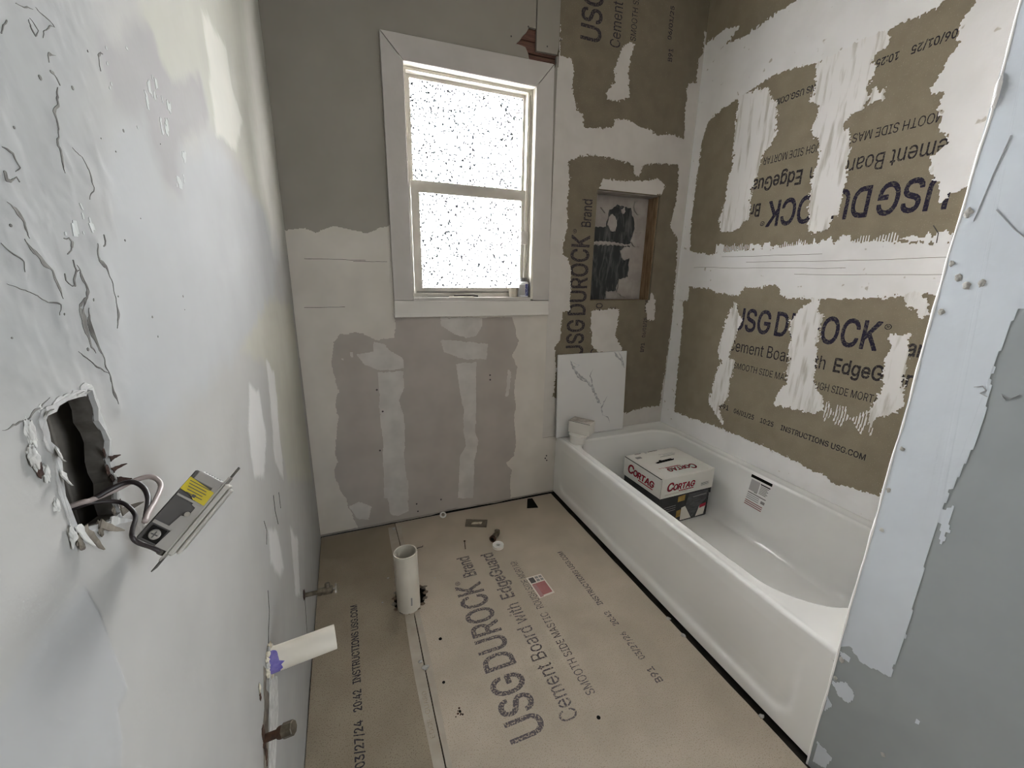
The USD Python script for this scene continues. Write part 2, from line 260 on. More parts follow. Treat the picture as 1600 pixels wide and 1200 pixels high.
RL=[(0.0966,1.2216),(0.2429,1.2149),(0.3205,1.195),(0.4313,1.1896),(0.4625,1.2292),(0.5471,1.2324),(0.6227,1.2502),(0.649,1.2263),(0.66,1.1971),(0.7073,1.1949),(0.7855,1.1949),(0.8741,1.2004),(0.9549,1.2054),(1.0281,1.214),(1.0822,1.2212),(1.1139,1.2269),(1.1656,1.2335),(1.1986,1.2315),(1.2212,1.0496),(1.2203,0.7383),(1.1962,0.4796),(1.1784,0.4766),(1.1271,0.4636),(1.0868,0.4623),(1.0465,0.4517),(0.9798,0.4706),(0.9337,0.4644),(0.8718,0.4739),(0.8073,0.4787),(0.7387,0.4838),(0.6553,0.479),(0.5901,0.4836),(0.5223,0.4825),(0.4494,0.4874),(0.3432,0.4758),(0.2083,0.4707),(0.1072,0.4661),(0.1036,0.5448),(0.0989,0.6292),(0.0941,0.768),(0.0851,0.9294),(0.0784,1.0737),(0.0588,1.137),(0.1095,1.1467)]
B1=[(1.1887,2.5049),(1.205,2.2381),(1.2636,2.2358),(1.2782,2.2066),(1.2739,2.1414),(1.2858,2.0908),(1.3071,2.0338),(1.3392,2.018),(1.3521,1.9648),(1.4521,1.9741),(1.5214,1.9901),(1.5226,2.0257),(1.6186,2.0315),(1.6704,2.013),(1.732,2.0063),(1.7971,1.9848),(1.869,2.0012),(1.9743,1.9912),(1.9686,2.0594),(1.959,2.1183),(1.9559,2.2357),(1.9799,2.2541),(2.0118,2.2592),(2.0128,2.346),(2.0346,2.4068),(2.0196,2.6902)]
BM=[[(1.581,2.3641),(1.5466,2.3382),(1.5158,2.2801),(1.5029,2.2249),(1.512,2.1794),(1.4651,2.1382),(1.4773,2.106),(1.5148,2.1047),(1.5977,2.1309),(1.5909,2.192),(1.5796,2.2512),(1.5907,2.3199),(1.6101,2.3564)],[(1.4609,1.7),(1.4862,1.7484),(1.6769,1.754),(1.8355,1.7803),(1.8811,1.7538),(1.8622,1.7091),(1.7978,1.6916),(1.6518,1.6982)],[(1.6681,1.8295),(1.729,1.8474),(1.6976,1.7796)],[(1.4664,1.084),(1.6475,1.0909),(1.6439,1.0119),(1.6341,0.9418),(1.6945,0.8529),(1.6621,0.8327),(1.5263,0.8471),(1.4818,0.8916),(1.4649,1.0029)],[(1.8651,1.1837),(1.8948,1.1345),(1.9049,1.0198),(1.8498,1.0282),(1.8309,1.1068),(1.852,1.1488)]]
B2=[(1.275,1.8115),(1.3556,1.8474),(1.5135,1.8534),(1.652,1.8337),(1.6813,1.7839),(1.7298,1.8417),(1.8248,1.8573),(1.9578,1.865),(1.9746,1.7369),(1.9591,1.6344),(1.9466,1.5432),(2.0096,1.4803),(2.0231,1.3589),(2.0393,0.9869),(2.0384,0.8663),(2.023,0.5036),(2.0177,0.4712),(1.9014,0.4752),(1.7823,0.4558),(1.7554,0.4508),(1.4725,0.4822),(1.2713,0.5926),(1.2518,0.609),(1.2623,0.7642),(1.2437,0.889),(1.2763,0.9281),(1.2793,1.0081),(1.2827,1.0802),(1.3273,1.086),(1.3219,1.2905),(1.303,1.3579),(1.2663,1.369),(1.2689,1.4471),(1.2867,1.5071),(1.2783,1.6452),(1.2866,1.7357)]
DT=[(-0.05,1.4253),(-0.017,1.4253),(0.0045,1.4264),(0.0783,1.4379),(0.1141,1.4244),(0.1849,1.4515),(0.2543,1.4395),(0.318,1.4306),(0.3858,1.4586),(0.4073,1.468),(0.4286,1.4733),(0.6,1.42),(0.6,1.1),(1.3,1.07),(1.3,-0.03),(-0.05,-0.03)]
G=[(0.407,1.0702),(0.9926,1.0582),(1.0163,0.9907),(1.0294,0.9167),(0.9967,0.8545),(1.0268,0.7878),(1.0124,0.656),(1.0259,0.5751),(1.0159,0.4952),(1.0308,0.3628),(1.0205,0.2793),(0.9668,0.2449),(1.0101,0.1944),(0.999,0.1335),(0.9999,0.1131),(1.0063,-0.0116),(0.636,-0.0143),(0.3628,-0.0188),(0.1752,0.0101),(0.1467,0.1116),(0.129,0.1866),(0.1003,0.2618),(0.0904,0.2979),(0.0904,0.3507),(0.1113,0.3891),(0.1018,0.432),(0.1198,0.5411),(0.1306,0.6192),(0.1228,0.6786),(0.1411,0.744),(0.1274,0.8296),(0.1288,0.8939),(0.1432,0.9654),(0.1704,0.9956),(0.238,1.0067),(0.2878,0.9868),(0.3213,0.967),(0.366,0.9745),(0.4018,0.9731),(0.4138,1.0286)]
GM=[[(0.2305,0.9066),(0.309,0.9117),(0.312,0.9582),(0.3555,0.947),(0.398,0.9023),(0.4381,0.876),(0.4404,0.8271),(0.3936,0.8205),(0.3213,0.8255),(0.2616,0.858)],[(0.3207,0.8159),(0.3203,0.738),(0.315,0.5778),(0.3226,0.4728),(0.3146,0.2573),(0.3087,0.1571),(0.4224,0.1342),(0.4271,0.237),(0.4175,0.3507),(0.4276,0.4583),(0.4278,0.5645),(0.4091,0.6698),(0.4356,0.7281),(0.435,0.8128)],[(0.6176,0.9548),(0.6571,0.9532),(0.779,0.9381),(0.8635,0.9242),(0.853,0.8521),(0.7574,0.8473),(0.6958,0.8713),(0.6358,0.8947)],[(0.6951,0.8306),(0.7995,0.8344),(0.7984,0.5655),(0.7924,0.4537),(0.809,0.4056),(0.7916,0.2911),(0.779,0.0626),(0.6937,0.0798),(0.7085,0.3276),(0.7421,0.3804),(0.7269,0.4847),(0.7335,0.5836),(0.7136,0.6829)],[(0.6207,1.0706),(0.8315,1.0664),(0.8315,1.0167),(0.8,0.9675),(0.7481,0.9595),(0.6876,0.9816),(0.6291,1.0225)],[(0.9777,0.7802),(0.9928,0.7683),(0.9803,0.6364),(0.9641,0.6379)],[(0.2058,0.9171),(0.2185,0.9164),(0.2206,0.8886),(0.2054,0.8895)],[(0.1658,0.8899),(0.1989,0.8824),(0.1942,0.8762),(0.1694,0.8824)],[(0.3223,0.2559),(0.4342,0.2357),(0.426,0.0558),(0.3699,0.0396),(0.3348,0.0615),(0.3234,0.1747)],[(0.144,0.1436),(0.19,0.1608),(0.2444,0.1224),(0.228,0.0503),(0.172,0.0697)]]
LW={'yellow':[[(1.2686,1.5917),(0.1318,2.1622),(0.2021,1.9331),(0.2035,1.6373),(0.1065,1.3452),(0.5858,1.4052),(0.7609,1.5179),(0.998,1.5322),(1.0223,1.5916),(1.1906,1.5212),(1.2485,1.5164),(1.2521,1.5574)]],'mauve':[[(1.3874,1.4934),(1.2535,1.5548),(1.1906,1.5212),(1.0223,1.5916),(1.004,1.543),(1.1945,1.4406),(1.2265,1.3674),(1.292,1.3699),(1.3337,1.3952),(1.3418,1.4219),(1.4048,1.4228),(1.4062,1.4529)]],'cream':[[(0.9426,1.7288),(0.7408,1.7507),(0.7376,1.6709),(0.6613,1.6284),(0.7893,1.5362),(0.9694,1.5139),(0.9422,1.646)]],'white':[[(0.966,1.5013),(0.133,1.3914),(0.5593,1.1835),(0.821,1.1243),(1.0366,1.1224),(1.3135,1.1033),(1.4654,1.112),(1.5058,1.143),(1.5134,1.179),(1.4985,1.2234),(1.4869,1.2848),(1.449,1.3544),(1.3989,1.4218),(1.3235,1.4374),(1.2872,1.3683),(1.2324,1.3686),(1.1972,1.4328)],[(1.0,1.0367),(0.9313,1.0046),(0.9047,0.9024),(0.9964,0.8262),(1.0831,0.869),(1.0733,0.9651)],[(0.772,1.0416),(0.688,0.9958),(0.7614,0.6979),(0.8482,0.7987)],[(1.0332,0.7163),(0.9532,0.6651),(0.9292,0.532),(0.9871,0.5531),(1.0652,0.6459)],[(0.7709,0.5484),(0.6621,0.4347),(0.7562,0.3058),(0.8194,0.359)]],'olive':[[(0.6287,1.1903),(0.0597,1.1292),(0.0793,0.3542),(0.697,0.6654),(0.7386,0.8107),(0.782,1.0489),(1.0406,1.1167)]],'patch':[[(1.6262,1.044),(1.6192,1.0131),(1.6168,0.9713),(1.6135,0.9426),(1.6122,0.9303),(1.6257,0.9314),(1.6314,0.93),(1.6338,0.9073),(1.6475,0.8784),(1.7439,1.0272),(1.719,1.0434),(1.7087,1.0395),(1.6748,1.0453)]]}
LR=[(1.6005,1.4486),(1.3803,1.5663),(1.4264,1.4029),(1.4632,1.2855),(1.4995,1.1695),(1.5947,1.1696),(1.6906,1.1984)]
RIDGE=[[(1.5899,1.2922),(1.5872,1.2846),(1.5818,1.2782),(1.5739,1.2715),(1.5729,1.2659),(1.568,1.2587),(1.5645,1.2527)],[(1.5356,1.2774),(1.5291,1.2634),(1.5312,1.2555),(1.5375,1.2511),(1.5443,1.2452),(1.5437,1.2309),(1.543,1.2129),(1.5406,1.2049)],[(1.4966,1.2945),(1.4962,1.2846),(1.4881,1.2762),(1.4859,1.2657),(1.4833,1.2478),(1.4863,1.2334),(1.4921,1.2211)],[(1.5017,1.4116),(1.5056,1.3967),(1.5148,1.3898),(1.5146,1.3789),(1.5207,1.3705),(1.5198,1.3582),(1.5224,1.3464)],[(1.4997,1.3678),(1.487,1.364),(1.4788,1.3548),(1.4773,1.3439),(1.488,1.331)],[(1.5202,1.4489),(1.5188,1.4423),(1.5133,1.4397),(1.508,1.447),(1.5176,1.4501)],[(1.4849,1.4592),(1.5008,1.4476),(1.5036,1.4439)],[(1.5051,1.4264),(1.5017,1.4317),(1.4924,1.436)],[(1.6157,1.265),(1.602,1.2589),(1.5878,1.2541),(1.5722,1.2488),(1.5736,1.2403)],[(1.5368,1.243),(1.536,1.2217),(1.5307,1.1987),(1.5252,1.1815),(1.525,1.1669),(1.5249,1.1556)],[(1.6073,1.1885),(1.6267,1.1818),(1.6538,1.1806)],[(1.5609,1.2111),(1.5444,1.1964),(1.5268,1.1855),(1.5259,1.1763)],[(1.5984,1.3157),(1.5902,1.3095),(1.5847,1.3001),(1.5839,1.2925)],[(1.5849,1.3484),(1.5781,1.3477),(1.5747,1.34),(1.5795,1.3354)],[(1.5311,1.4521),(1.51,1.4579)],[(1.5063,1.4615),(1.4931,1.4601),(1.483,1.4593)],[(1.6095,1.2886),(1.6049,1.2828),(1.5987,1.278),(1.5995,1.2716)]]
CRACK_SHADE_W=[12,12,9,6,4,3.5,4,5,3,8,3,3,9,5,3,2,7]  # ribbon widths; the wide ones paint shade below the ridges
SLOT=[[(1.2338,0.5436),(1.2192,0.5129),(1.2425,0.4996),(1.2306,0.4704),(1.2639,0.4459),(1.3239,0.3891),(1.3402,0.414),(1.3021,0.4762),(1.2721,0.4862),(1.2565,0.516)],[(1.2108,0.4934),(1.1547,0.4301),(1.1866,0.3795),(1.2169,0.3633),(1.2871,0.3329),(1.3189,0.3815),(1.2581,0.4384)]]
STIP=[[(1.3874,1.4934),(1.3572,1.5063),(1.2995,1.5075),(1.2031,1.4978),(1.2471,1.4423),(1.3308,1.4228),(1.3795,1.4231),(1.4027,1.444)],[(1.5651,1.37),(1.5398,1.3721),(1.5224,1.3464),(1.4877,1.3067),(1.5449,1.2949),(1.6049,1.2913),(1.5895,1.3288)],[(1.5976,1.2917),(1.5488,1.286),(1.5326,1.2491),(1.5714,1.2342),(1.6106,1.2605)],[(1.2162,1.4305),(1.1783,1.4391),(1.2094,1.383),(1.2504,1.3815)]]
HOLE=[(1.5678,1.1823),(1.5599,1.1795),(1.56,1.1723),(1.5584,1.1639),(1.5607,1.1541),(1.5555,1.1433),(1.5541,1.1337),(1.5597,1.119),(1.5598,1.1084),(1.5564,1.0973),(1.5627,1.0813),(1.5618,1.0696),(1.5792,1.0719),(1.5941,1.0785),(1.6126,1.0865),(1.6176,1.0921),(1.6192,1.1085),(1.6205,1.1173),(1.6203,1.1274),(1.6185,1.1355),(1.6165,1.1456),(1.6168,1.1523),(1.6215,1.1596),(1.6198,1.1653),(1.6203,1.1748),(1.6185,1.1773),(1.6078,1.1769),(1.6034,1.1797),(1.593,1.1804),(1.5807,1.1795),(1.5717,1.1781)]
PM=[[(1.525,1.8546),(1.6706,1.2287),(1.6327,1.2361),(1.6314,1.1915),(1.6301,1.1452),(1.6379,1.0005),(1.6297,0.9175),(1.6209,0.8281),(1.6233,0.6773),(1.629,0.4981),(1.624,0.4113),(1.5703,0.3903),(1.5449,0.4123),(1.5085,0.3752),(1.4918,0.6648),(1.495,1.0629),(1.5003,1.495),(1.4589,1.8959)],[(1.5277,0.2822),(1.5492,0.3145),(1.5592,0.3184),(1.5797,0.2967),(1.5709,0.2629),(1.5449,0.2548)],[(1.5263,0.2326),(1.541,0.2181),(1.5296,0.1876)],[(1.5329,0.082),(1.5706,0.0751),(1.5624,0.0283),(1.5343,0.0135)],[(1.5246,0.3791),(1.5508,0.3841),(1.549,0.3673),(1.5331,0.3653)],[(1.6833,0.3601),(1.6921,0.3577),(1.6869,0.3439)],[(1.6209,0.8281),(1.6352,0.8509),(1.6381,0.795),(1.6353,0.7634)]]
LATH=[(1.0477,2.3159),(1.0847,2.3192),(1.0855,2.2362),(1.1898,2.2406),(1.1888,2.2331),(1.1843,2.1885),(1.0597,2.1878),(1.0347,2.24),(0.9887,2.2435)]
GAP=[(1.0864,2.3979),(1.0838,2.3974),(1.0837,2.319),(1.0847,2.3192)]
WIRE=[[(-0.012,-1.5892,1.0953),(-0.004,-1.5837,1.0948),(0.004,-1.5677,1.0933),(0.014,-1.5619,1.0965),(0.024,-1.5591,1.0984),(0.031,-1.5607,1.0966),(0.036,-1.5671,1.0915),(0.039,-1.5893,1.0892),(0.04,-1.6062,1.0882),(0.041,-1.6173,1.0862)],[(-0.014,-1.5836,1.0917),(-0.004,-1.5811,1.0942),(0.004,-1.5754,1.0974),(0.012,-1.5692,1.0994),(0.02,-1.5699,1.0995),(0.027,-1.5737,1.0948),(0.033,-1.5854,1.09),(0.038,-1.6042,1.0875),(0.04,-1.6135,1.0858)],[(-0.012,-1.5856,1.0916),(-0.002,-1.5814,1.0914),(0.008,-1.5774,1.0879),(0.016,-1.5803,1.0844),(0.024,-1.5897,1.0784),(0.032,-1.6162,1.0808),(0.036,-1.6275,1.0806),(0.038,-1.6264,1.0743),(0.042,-1.619,1.0639),(0.045,-1.6163,1.0577)]]
DEV=([0.0484,-1.5677,1.0649],[[0.6279,0.7582,-0.1755],[0.436,-0.1559,0.8864],[0.6447,-0.6331,-0.4284]])
TORN=[((0.006,-1.6391,1.1563),0.008,'mud'),((0.005,-1.6364,1.1475),0.005,'brown'),((0.005,-1.6322,1.1413),0.006,'mud'),((0.004,-1.6349,1.1715),0.008,'mud'),((0.004,-1.6305,1.1165),0.005,'mud'),((0.003,-1.5618,1.1102),0.004,'brown'),((0.003,-1.5583,1.1018),0.004,'brown'),((0.003,-1.5607,1.1255),0.003,'brown'),((0.012,-1.5634,1.0785),0.0035,'grey'),((0.006,-1.5934,1.0741),0.006,'grey'),((0.008,-1.6208,1.0801),0.006,'grey'),((0.006,-1.6255,1.0886),0.007,'mud'),((0.006,-1.5707,1.0763),0.004,'grey'),((0.004,-1.6197,1.1798),0.005,'mud')]
STICK=[(0.8356,-0.6093),(0.9078,-0.6082),(0.9141,-0.7279),(0.8422,-0.7351)]
PLATE=[(0.7125,-0.0945),(0.8178,-0.1383),(0.7914,-0.1999),(0.6904,-0.1529)]
SCRAP=[(1.1039,-0.0189),(1.1329,-0.0231),(1.1238,-0.1229),(1.0621,-0.1062)]
PT={'roll':(0.7952,-0.3799),'plug':(0.801,-0.3211),'ring':(0.603,-0.0171),'nail':[(0.6536,-0.2756),(0.6423,-0.3317)],'crumb':[(0.3442,-0.0522),(0.3523,-0.8783),(0.3412,-0.8506),(0.2796,-0.4033),(0.4676,-0.4705),(0.2804,-0.4087),(0.2458,-0.5353),(1.2831,-1.0835),(1.2542,-1.1582),(1.3011,-1.4108),(-0.0049,-0.8034),(0.4668,-0.4715)],'speck':[(0.3243,-0.9711),(0.3989,-0.9479),(0.4239,-0.7825),(0.4241,-1.056),(0.3331,-0.8164),(0.8051,-1.2205),(0.424,-0.7819)],'sag':(0.6934,-0.3673),'twig':[(0.4283,-0.2495),(0.4543,-0.2439)]}
SEAM={'l':[(0.3278,-0.0345),(0.3228,-0.6388),(0.3209,-1.1733)],'r':[(0.388,-0.0344),(0.3846,-0.6498),(0.3655,-1.1905)],'c':[(0.3532,-0.0216),(0.3576,-0.1805),(0.3545,-0.6384),(0.3517,-0.9444),(0.3519,-1.1793)]}
PIPEHOLE=[(0.2892,-0.5275),(0.3044,-0.4943),(0.333,-0.4821),(0.3786,-0.4933),(0.4067,-0.4921),(0.4225,-0.5156),(0.4147,-0.5581),(0.401,-0.591),(0.3739,-0.6173),(0.343,-0.6259),(0.3088,-0.6105),(0.2929,-0.5919),(0.2847,-0.5682)]
PIPEW=[(0.0, -1.1956, 0.514), (0.1241, -1.1807, 0.5155)]
VALVE=[(0.0, -0.6997, 0.2517), (0.1, -0.6983, 0.2491)]
RUST=[(0.0, -1.3059, 0.4548), (0.0515, -1.3163, 0.4712)]

# ------------------------------------------------------------------ floor
fl = thing('floor', 'floor of tan cement backer boards with a taped seam', 'floor', kind='structure')
part(fl, 'subfloor', cbox(-.15, W + .15, REAR - .6, .12, -.08, -.05, .0), M['void'])
edge = lambda n, x, y0, y1, s, a=.002: [(x + a * 2 * (meshkit.fbm(np.array([0, yy * 14, s]), 3, 3) - .5), yy) for yy in np.linspace(y0, y1, n)]
hole = Polygon(PIPEHOLE).buffer(-.005)
hole = Polygon([(x + .0012 * math.sin(9 * i), y + .0012 * math.cos(7 * i)) for i, (x, y) in enumerate(np.array(hole.exterior.segmentize(.012).coords)[:-1])]).buffer(.003)
SC = lambda y: np.interp(y, [-1.2, -.94, -.64, -.18, 0], [.3515, .3515, .3545, .3575, .354])
main = Polygon([(SC(y) + .0016, y) for y in np.linspace(0, REAR, 80)] + edge(90, 1.2625, REAR, -.006, 1.0)).difference(hole)
left = Polygon([(SC(y) - .0016, y) for y in np.linspace(0, REAR, 80)] + [(.003, REAR), (.003, 0)]).difference(hole)
part(fl, 'cement_board', slab('floor', main, -.0125, 0), M['floor_board'], label='wide cement board printed with large lettering')
part(fl, 'cement_board', slab('floor', left, -.0125, 0), M['floor_board_shaded'], label='narrow cement board strip beside the patched wall')
part(fl, 'underlayment', slab('floor', sbox(-.1, REAR - .5, X0 + .05, .1).difference(hole.buffer(.012)), -.05, -.013), M['void'])
ys = np.linspace(-.03, -1.75, 60)
tl = [(.318 + .003 * math.sin(9 * y), y) for y in ys]; tr_ = [(.380 - .010 * (-y / 1.2) + .003 * math.sin(7 * y + 1), y) for y in ys]
tape = Polygon(tl + tr_[::-1]).difference(hole.buffer(.004)).difference(Polygon([(SC(y) - .0022, y) for y in ys] + [(SC(y) + .0022, y) for y in ys[::-1]]))
part(fl, 'seam_tape', slab('floor', tape, -.001, .0005), M['seam_tape'], label='thin greyish tape over the board seam')
def durock(plane, parent, base, along, ink, skip=(), date='06/01/25 10:25', blue=None):
    """The maker's print on a cement board: four lines, all measured from the start of the first."""
    a = np.array(along, float); dn = np.array([a[1], -a[0]]); B = np.array(base, float)
    rows = [('USG', 0, 0, .203, .105, False), ('DUROCK', .228, 0, .412, .105, False), ('\u00ae', .647, -.075, .022, .026, False), ('Brand', .682, 0, .133, .056, True),
            ('Cement Board with', .0, .110, .475, .056, False), ('EdgeGuard', .508, .110, .292, .056, True), ('SMOOTH SIDE MASTIC', .045, .197, .345, .031, False),
            ('ROUGH SIDE MORTAR', .415, .197, .29, .031, False), ('B91', .0, .427, .055, .026, True), (date[:8], .088, .427, .117, .024, True), (date[9:], .240, .427, .068, .024, True), ('INSTRUCTIONS USG.COM', .345, .427, .347, .024, True)]
    for i, (t, s, dy, ln, h, bold) in enumerate(rows):
        if i in skip: continue
        part(parent, 'printed_lettering', words(plane, t, B + a * s + dn * dy, a, ln, h, bold or h > .1), M[blue if blue and h > .1 else ink])
durock('floor', fl, (.642, -1.197), (0, 1), 'ink_floor', date='03/27/24 20:42')
for t, y0, ln in (('03/27/24', -1.104, .128), ('20:42', -.946, .070), ('INSTRUCTIONS USG.COM', -.852, .342)):
    part(fl, 'printed_lettering', words('floor', t, (.151, y0), (0, 1), ln, .024, True), M['ink'])
part(fl, 'printed_lettering', words('floor', 'EDGE-GUARD', (.3405, -1.10), (0, 1), .145, .014, False, .0008), M['ink_faint'])
part(fl, 'printed_lettering', words('floor', 'EDGE-GUARD', (.3405, -1.42), (0, 1), .145, .014, False, .0008), M['ink_faint'])
for i, (x, y) in enumerate(PT['speck']): part(fl, 'stain', slab('floor', Point(x, y).buffer(.0035 + .0012 * (i % 3)), -.001, .0004), M['black'])
for i in range(9): part(fl, 'stain', slab('floor', Point(.424 + rng.normal(0, .008), -1.056 + rng.normal(0, .008)).buffer(.0015 + .002 * rng.random()), -.001, .0003), M['rust'])

# ------------------------------------------------------------------ window wall
WO = dict(x0=.492, x1=1.088, z0=1.145, z1=2.092)      # window opening
NI = dict(x0=1.452, x1=1.855, z0=1.139, z1=1.699)     # wall recess
wb = thing('wall_back', 'patched window wall, half drywall and half cement board', 'wall', kind='structure')
gapline = LineString(GAP[:0] or [(1.0835, 2.24), (1.0805, 2.76)]).buffer(.0022)
bott = [(x, .007 + .008 * meshkit.fbm(np.array([x * 9, 0, 0]), 3, 2) + (.003 if x > .55 and x < .9 else 0)) for x in np.linspace(-.02, 1.31, 60)]
dry = Polygon(bott + [(1.31, .36), (1.205, .36), (1.205, 2.2415), (1.1975, 2.2415), (1.1975, CEIL), (-.02, CEIL)]).difference(sbox(WO['x0'], WO['z0'], WO['x1'], WO['z1']))
strip_zone = sbox(1.0825, 2.235, 1.30, 2.8)
hl = Polygon(LATH).segmentize(.012); hl = Polygon([(x + .0022 * math.sin(11 * i), y + .0022 * math.cos(13 * i)) for i, (x, y) in enumerate(hl.exterior.coords[:-1])]).buffer(0)
dry = dry.difference(strip_zone).difference(hl.union(Polygon(LATH).buffer(-.003))).difference(gapline)
part(wb, 'drywall_panel', slab('back', max(polys_of(dry), key=lambda p: p.area), -.0127, 0), M['paint_beige'], label='large painted drywall panel around the window')
dstrip = Polygon([(1.0858, 2.2365), (1.1895, 2.2405), (1.1975, 2.27), (1.1975, CEIL), (1.0835, CEIL)])
part(wb, 'drywall_strip', slab('back', dstrip, -.0127, .001), M['paint_beige'], label='narrow drywall strip above the broken corner')
brd = sbox(1.1985, .36, W, CEIL).difference(sbox(NI['x0'], NI['z0'], NI['x1'], NI['z1']))
part(wb, 'cement_board', slab('back', brd, -.0127, 0), M['board_shaded'])
for k, z in enumerate((2.135, 2.182, 2.229, 2.276, 2.323)):       # bare wooden boards behind the broken corner
    part(wb, 'lath_board', cbox(.93, 1.25, .016 + .001 * (k % 2), .034, z, z + .044, .002), M['lath'])
ext = sbox(-.2, -.1, W + .2, CEIL + .1).difference(sbox(WO['x0'], WO['z0'], WO['x1'], WO['z1']))
part(wb, 'sheathing', slab('back', ext, -.15, -.125), M['outside_wall'])
# recess: back panel with tar, foam lumps, stud
part(wb, 'recess_panel', cbox(NI['x0'] - .03, NI['x1'] + .03, .092, .10, NI['z0'] - .02, NI['z1'] + .02, .001), M['foam'])
nz = lambda x, y: (1.458 + (x - 160) / 480 * .39, 1.145 + (1060 - y) / 880 * .548)
def nblob(name, pts, m, d, lab=None):
    g = Polygon([nz(*p) for p in pts]).segmentize(.01)
    g = Polygon([(x + .0028 * math.sin(5.1 * i + x * 40), y + .0028 * math.cos(4.3 * i)) for i, (x, y) in enumerate(g.exterior.coords[:-1])]).buffer(.002).buffer(-.001)
    mm = slab('back', g, 0, d); mm.vertices[:, 1] += .0922; part(wb, name, mm, M[m], label=lab)
nblob('tar_patch', [(195, 450), (310, 440), (330, 300), (390, 250), (500, 270), (520, 330), (545, 400), (540, 470), (520, 565), (480, 580), (200, 570)], 'tar', .002)
nblob('tar_patch', [(130, 1075), (140, 600), (520, 590), (525, 860), (440, 900), (430, 990), (345, 1000), (340, 1085)], 'tar', .002)
for pts in ([(170, 195), (300, 190), (330, 260), (290, 320), (250, 280), (215, 330), (170, 310)], [(525, 215), (600, 215), (600, 300), (560, 315), (525, 280)], [(320, 360), (350, 330), (390, 380), (385, 470), (345, 470), (318, 420)],
            [(530, 480), (600, 470), (600, 590), (550, 590), (520, 550)], [(150, 600), (205, 605), (220, 680), (180, 730), (150, 740)], [(440, 640), (470, 600), (530, 600), (530, 690), (480, 715), (450, 690)], [(450, 890), (510, 870), (560, 920), (560, 1040), (500, 1050), (440, 1010)], [(345, 1000), (440, 1005), (440, 1060), (345, 1062)], [(165, 470), (195, 475), (195, 575), (160, 575)], [(420, 290), (440, 270), (455, 300), (430, 320)]):
    nblob('foam_lump', pts, 'foam', .009)
nblob('foam_lump', [(200, 570), (280, 562), (380, 566), (480, 580), (480, 590), (380, 586), (280, 584), (200, 580)], 'foam', .010)
part(wb, 'stud', cbox(NI['x1'] - .004, NI['x1'] + .036, .0128, .0915, NI['z0'] - .06, NI['z1'] + .06, .002), M['stud'], label='brown wooden stud lining the right of the recess')
part(wb, 'stud', cbox(NI['x0'] - .036, NI['x0'] + .003, .0128, .0915, NI['z0'] - .06, NI['z1'] + .06, .002), M['stud'])
part(wb, 'blocking', cbox(NI['x0'] + .0035, NI['x1'] - .0045, .0128, .0915, NI['z1'] - .005, NI['z1'] + .034, .002), M['plaster_old'])
part(wb, 'blocking', cbox(NI['x0'] + .0035, NI['x1'] - .0045, .0128, .0915, NI['z0'] - .038, NI['z0'] - .001, .002), M['stud'])
# trowelled compound
R_ = .003
U, V = grid(1.195, W, .368, CEIL, R_)
s = np.maximum(sdf(B1, U, V, R_), sdf(B2, U, V, R_)); m_ = -s
for q in BM: m_ = np.maximum(m_, sdf(q, U, V, R_))
m_ += ragged(U, V, 21, .007, .007, 95, 210)
mk_ = (m_ > 0) & ~shapely.contains_xy(sbox(NI['x0'] - .002, NI['z0'] - .002, NI['x1'] + .002, NI['z1'] + .002), U, V) & ~((U < 1.199) & (V > 2.19))
mk_ &= V < 2.52 + .03 * np.sin(U * 30)
compound(wb, 'back', mask_polys(mk_, 1.195, .368, R_), mat='mud_shaded')
U, V = grid(.0, 1.29, .012, 1.60, R_)
m_ = np.minimum(sdf(DT, U, V, R_), -sdf(G, U, V, R_)) + ragged(U, V, 5, .006, .0025, 30, 110)
wi = shapely.contains_xy(sbox(WO['x0'] - .06, 1.10, WO['x1'] + .06, 2.2), U, V) | ((U > 1.196) & (V > .365)) | (V < .016)
compound(wb, 'back', mask_polys((m_ > 0) & ~wi, .0, .012, R_), th=.0010, mat='mud_back')
mg = np.full_like(U, -1.)
for q in GM: mg = np.maximum(mg, sdf(q, U, V, R_))
mg = np.minimum(mg + ragged(U, V, 8, .005, .002, 26, 110), -m_ - .004)
compound(wb, 'back', mask_polys((mg > 0) & ~wi, .0, .012, R_), th=.0007, mat='mud_thin')
gz = np.maximum(sdf(G, U, V, R_) + ragged(U, V, 5, .006, .0025, 30, 110), -1)
part(wb, 'bare_drywall', slab('back', mask_polys((gz > -.012) & ~wi, .0, .012, R_), -.0008, .0003), M['drywall_grey'], label='bare grey drywall showing between the patches')
durock('back', wb, (1.413, 2.325), (0, 1), 'ink', skip=(1, 2, 3, 4, 5, 7, 9, 10, 11)); durock('back', wb, (1.424, .832), (0, 1), 'ink', skip=(4, 5, 6, 7, 11))
for t, x, z, ln, h in (('DU', 1.413, 2.553, .125, .105), ('Cement Board', 1.523, 2.325, .335, .056), ('Cement Bo', 1.534, .832, .292, .056), ('SMOOTH SIDE', 1.621, .877, .225, .031)):
    part(wb, 'printed_lettering', words('back', t, (x, z), (0, 1), ln, h, h > .1), M['ink'])
part(wb, 'printed_lettering', words('back', '06/01/25', (1.822, 2.415), (0, 1), .14, .022, True), M['ink'])
for x, z in ((.964, 2.268), (1.1385, 2.2625), (1.044, 2.319), (1.205, 2.30), (.31, .73), (.33, .62), (.305, .42), (1.225, .25), (1.228, .22), (1.218, .235), (.47, .09), (.475, .045), (.60, .09), (.875, .76), (.876, .735)):
    part(wb, 'nail_hole', slab('back', Point(x, z).buffer(.0035 if z > 1 else .0045, quad_segs=3), -.001, .0016), M['print_dark'])
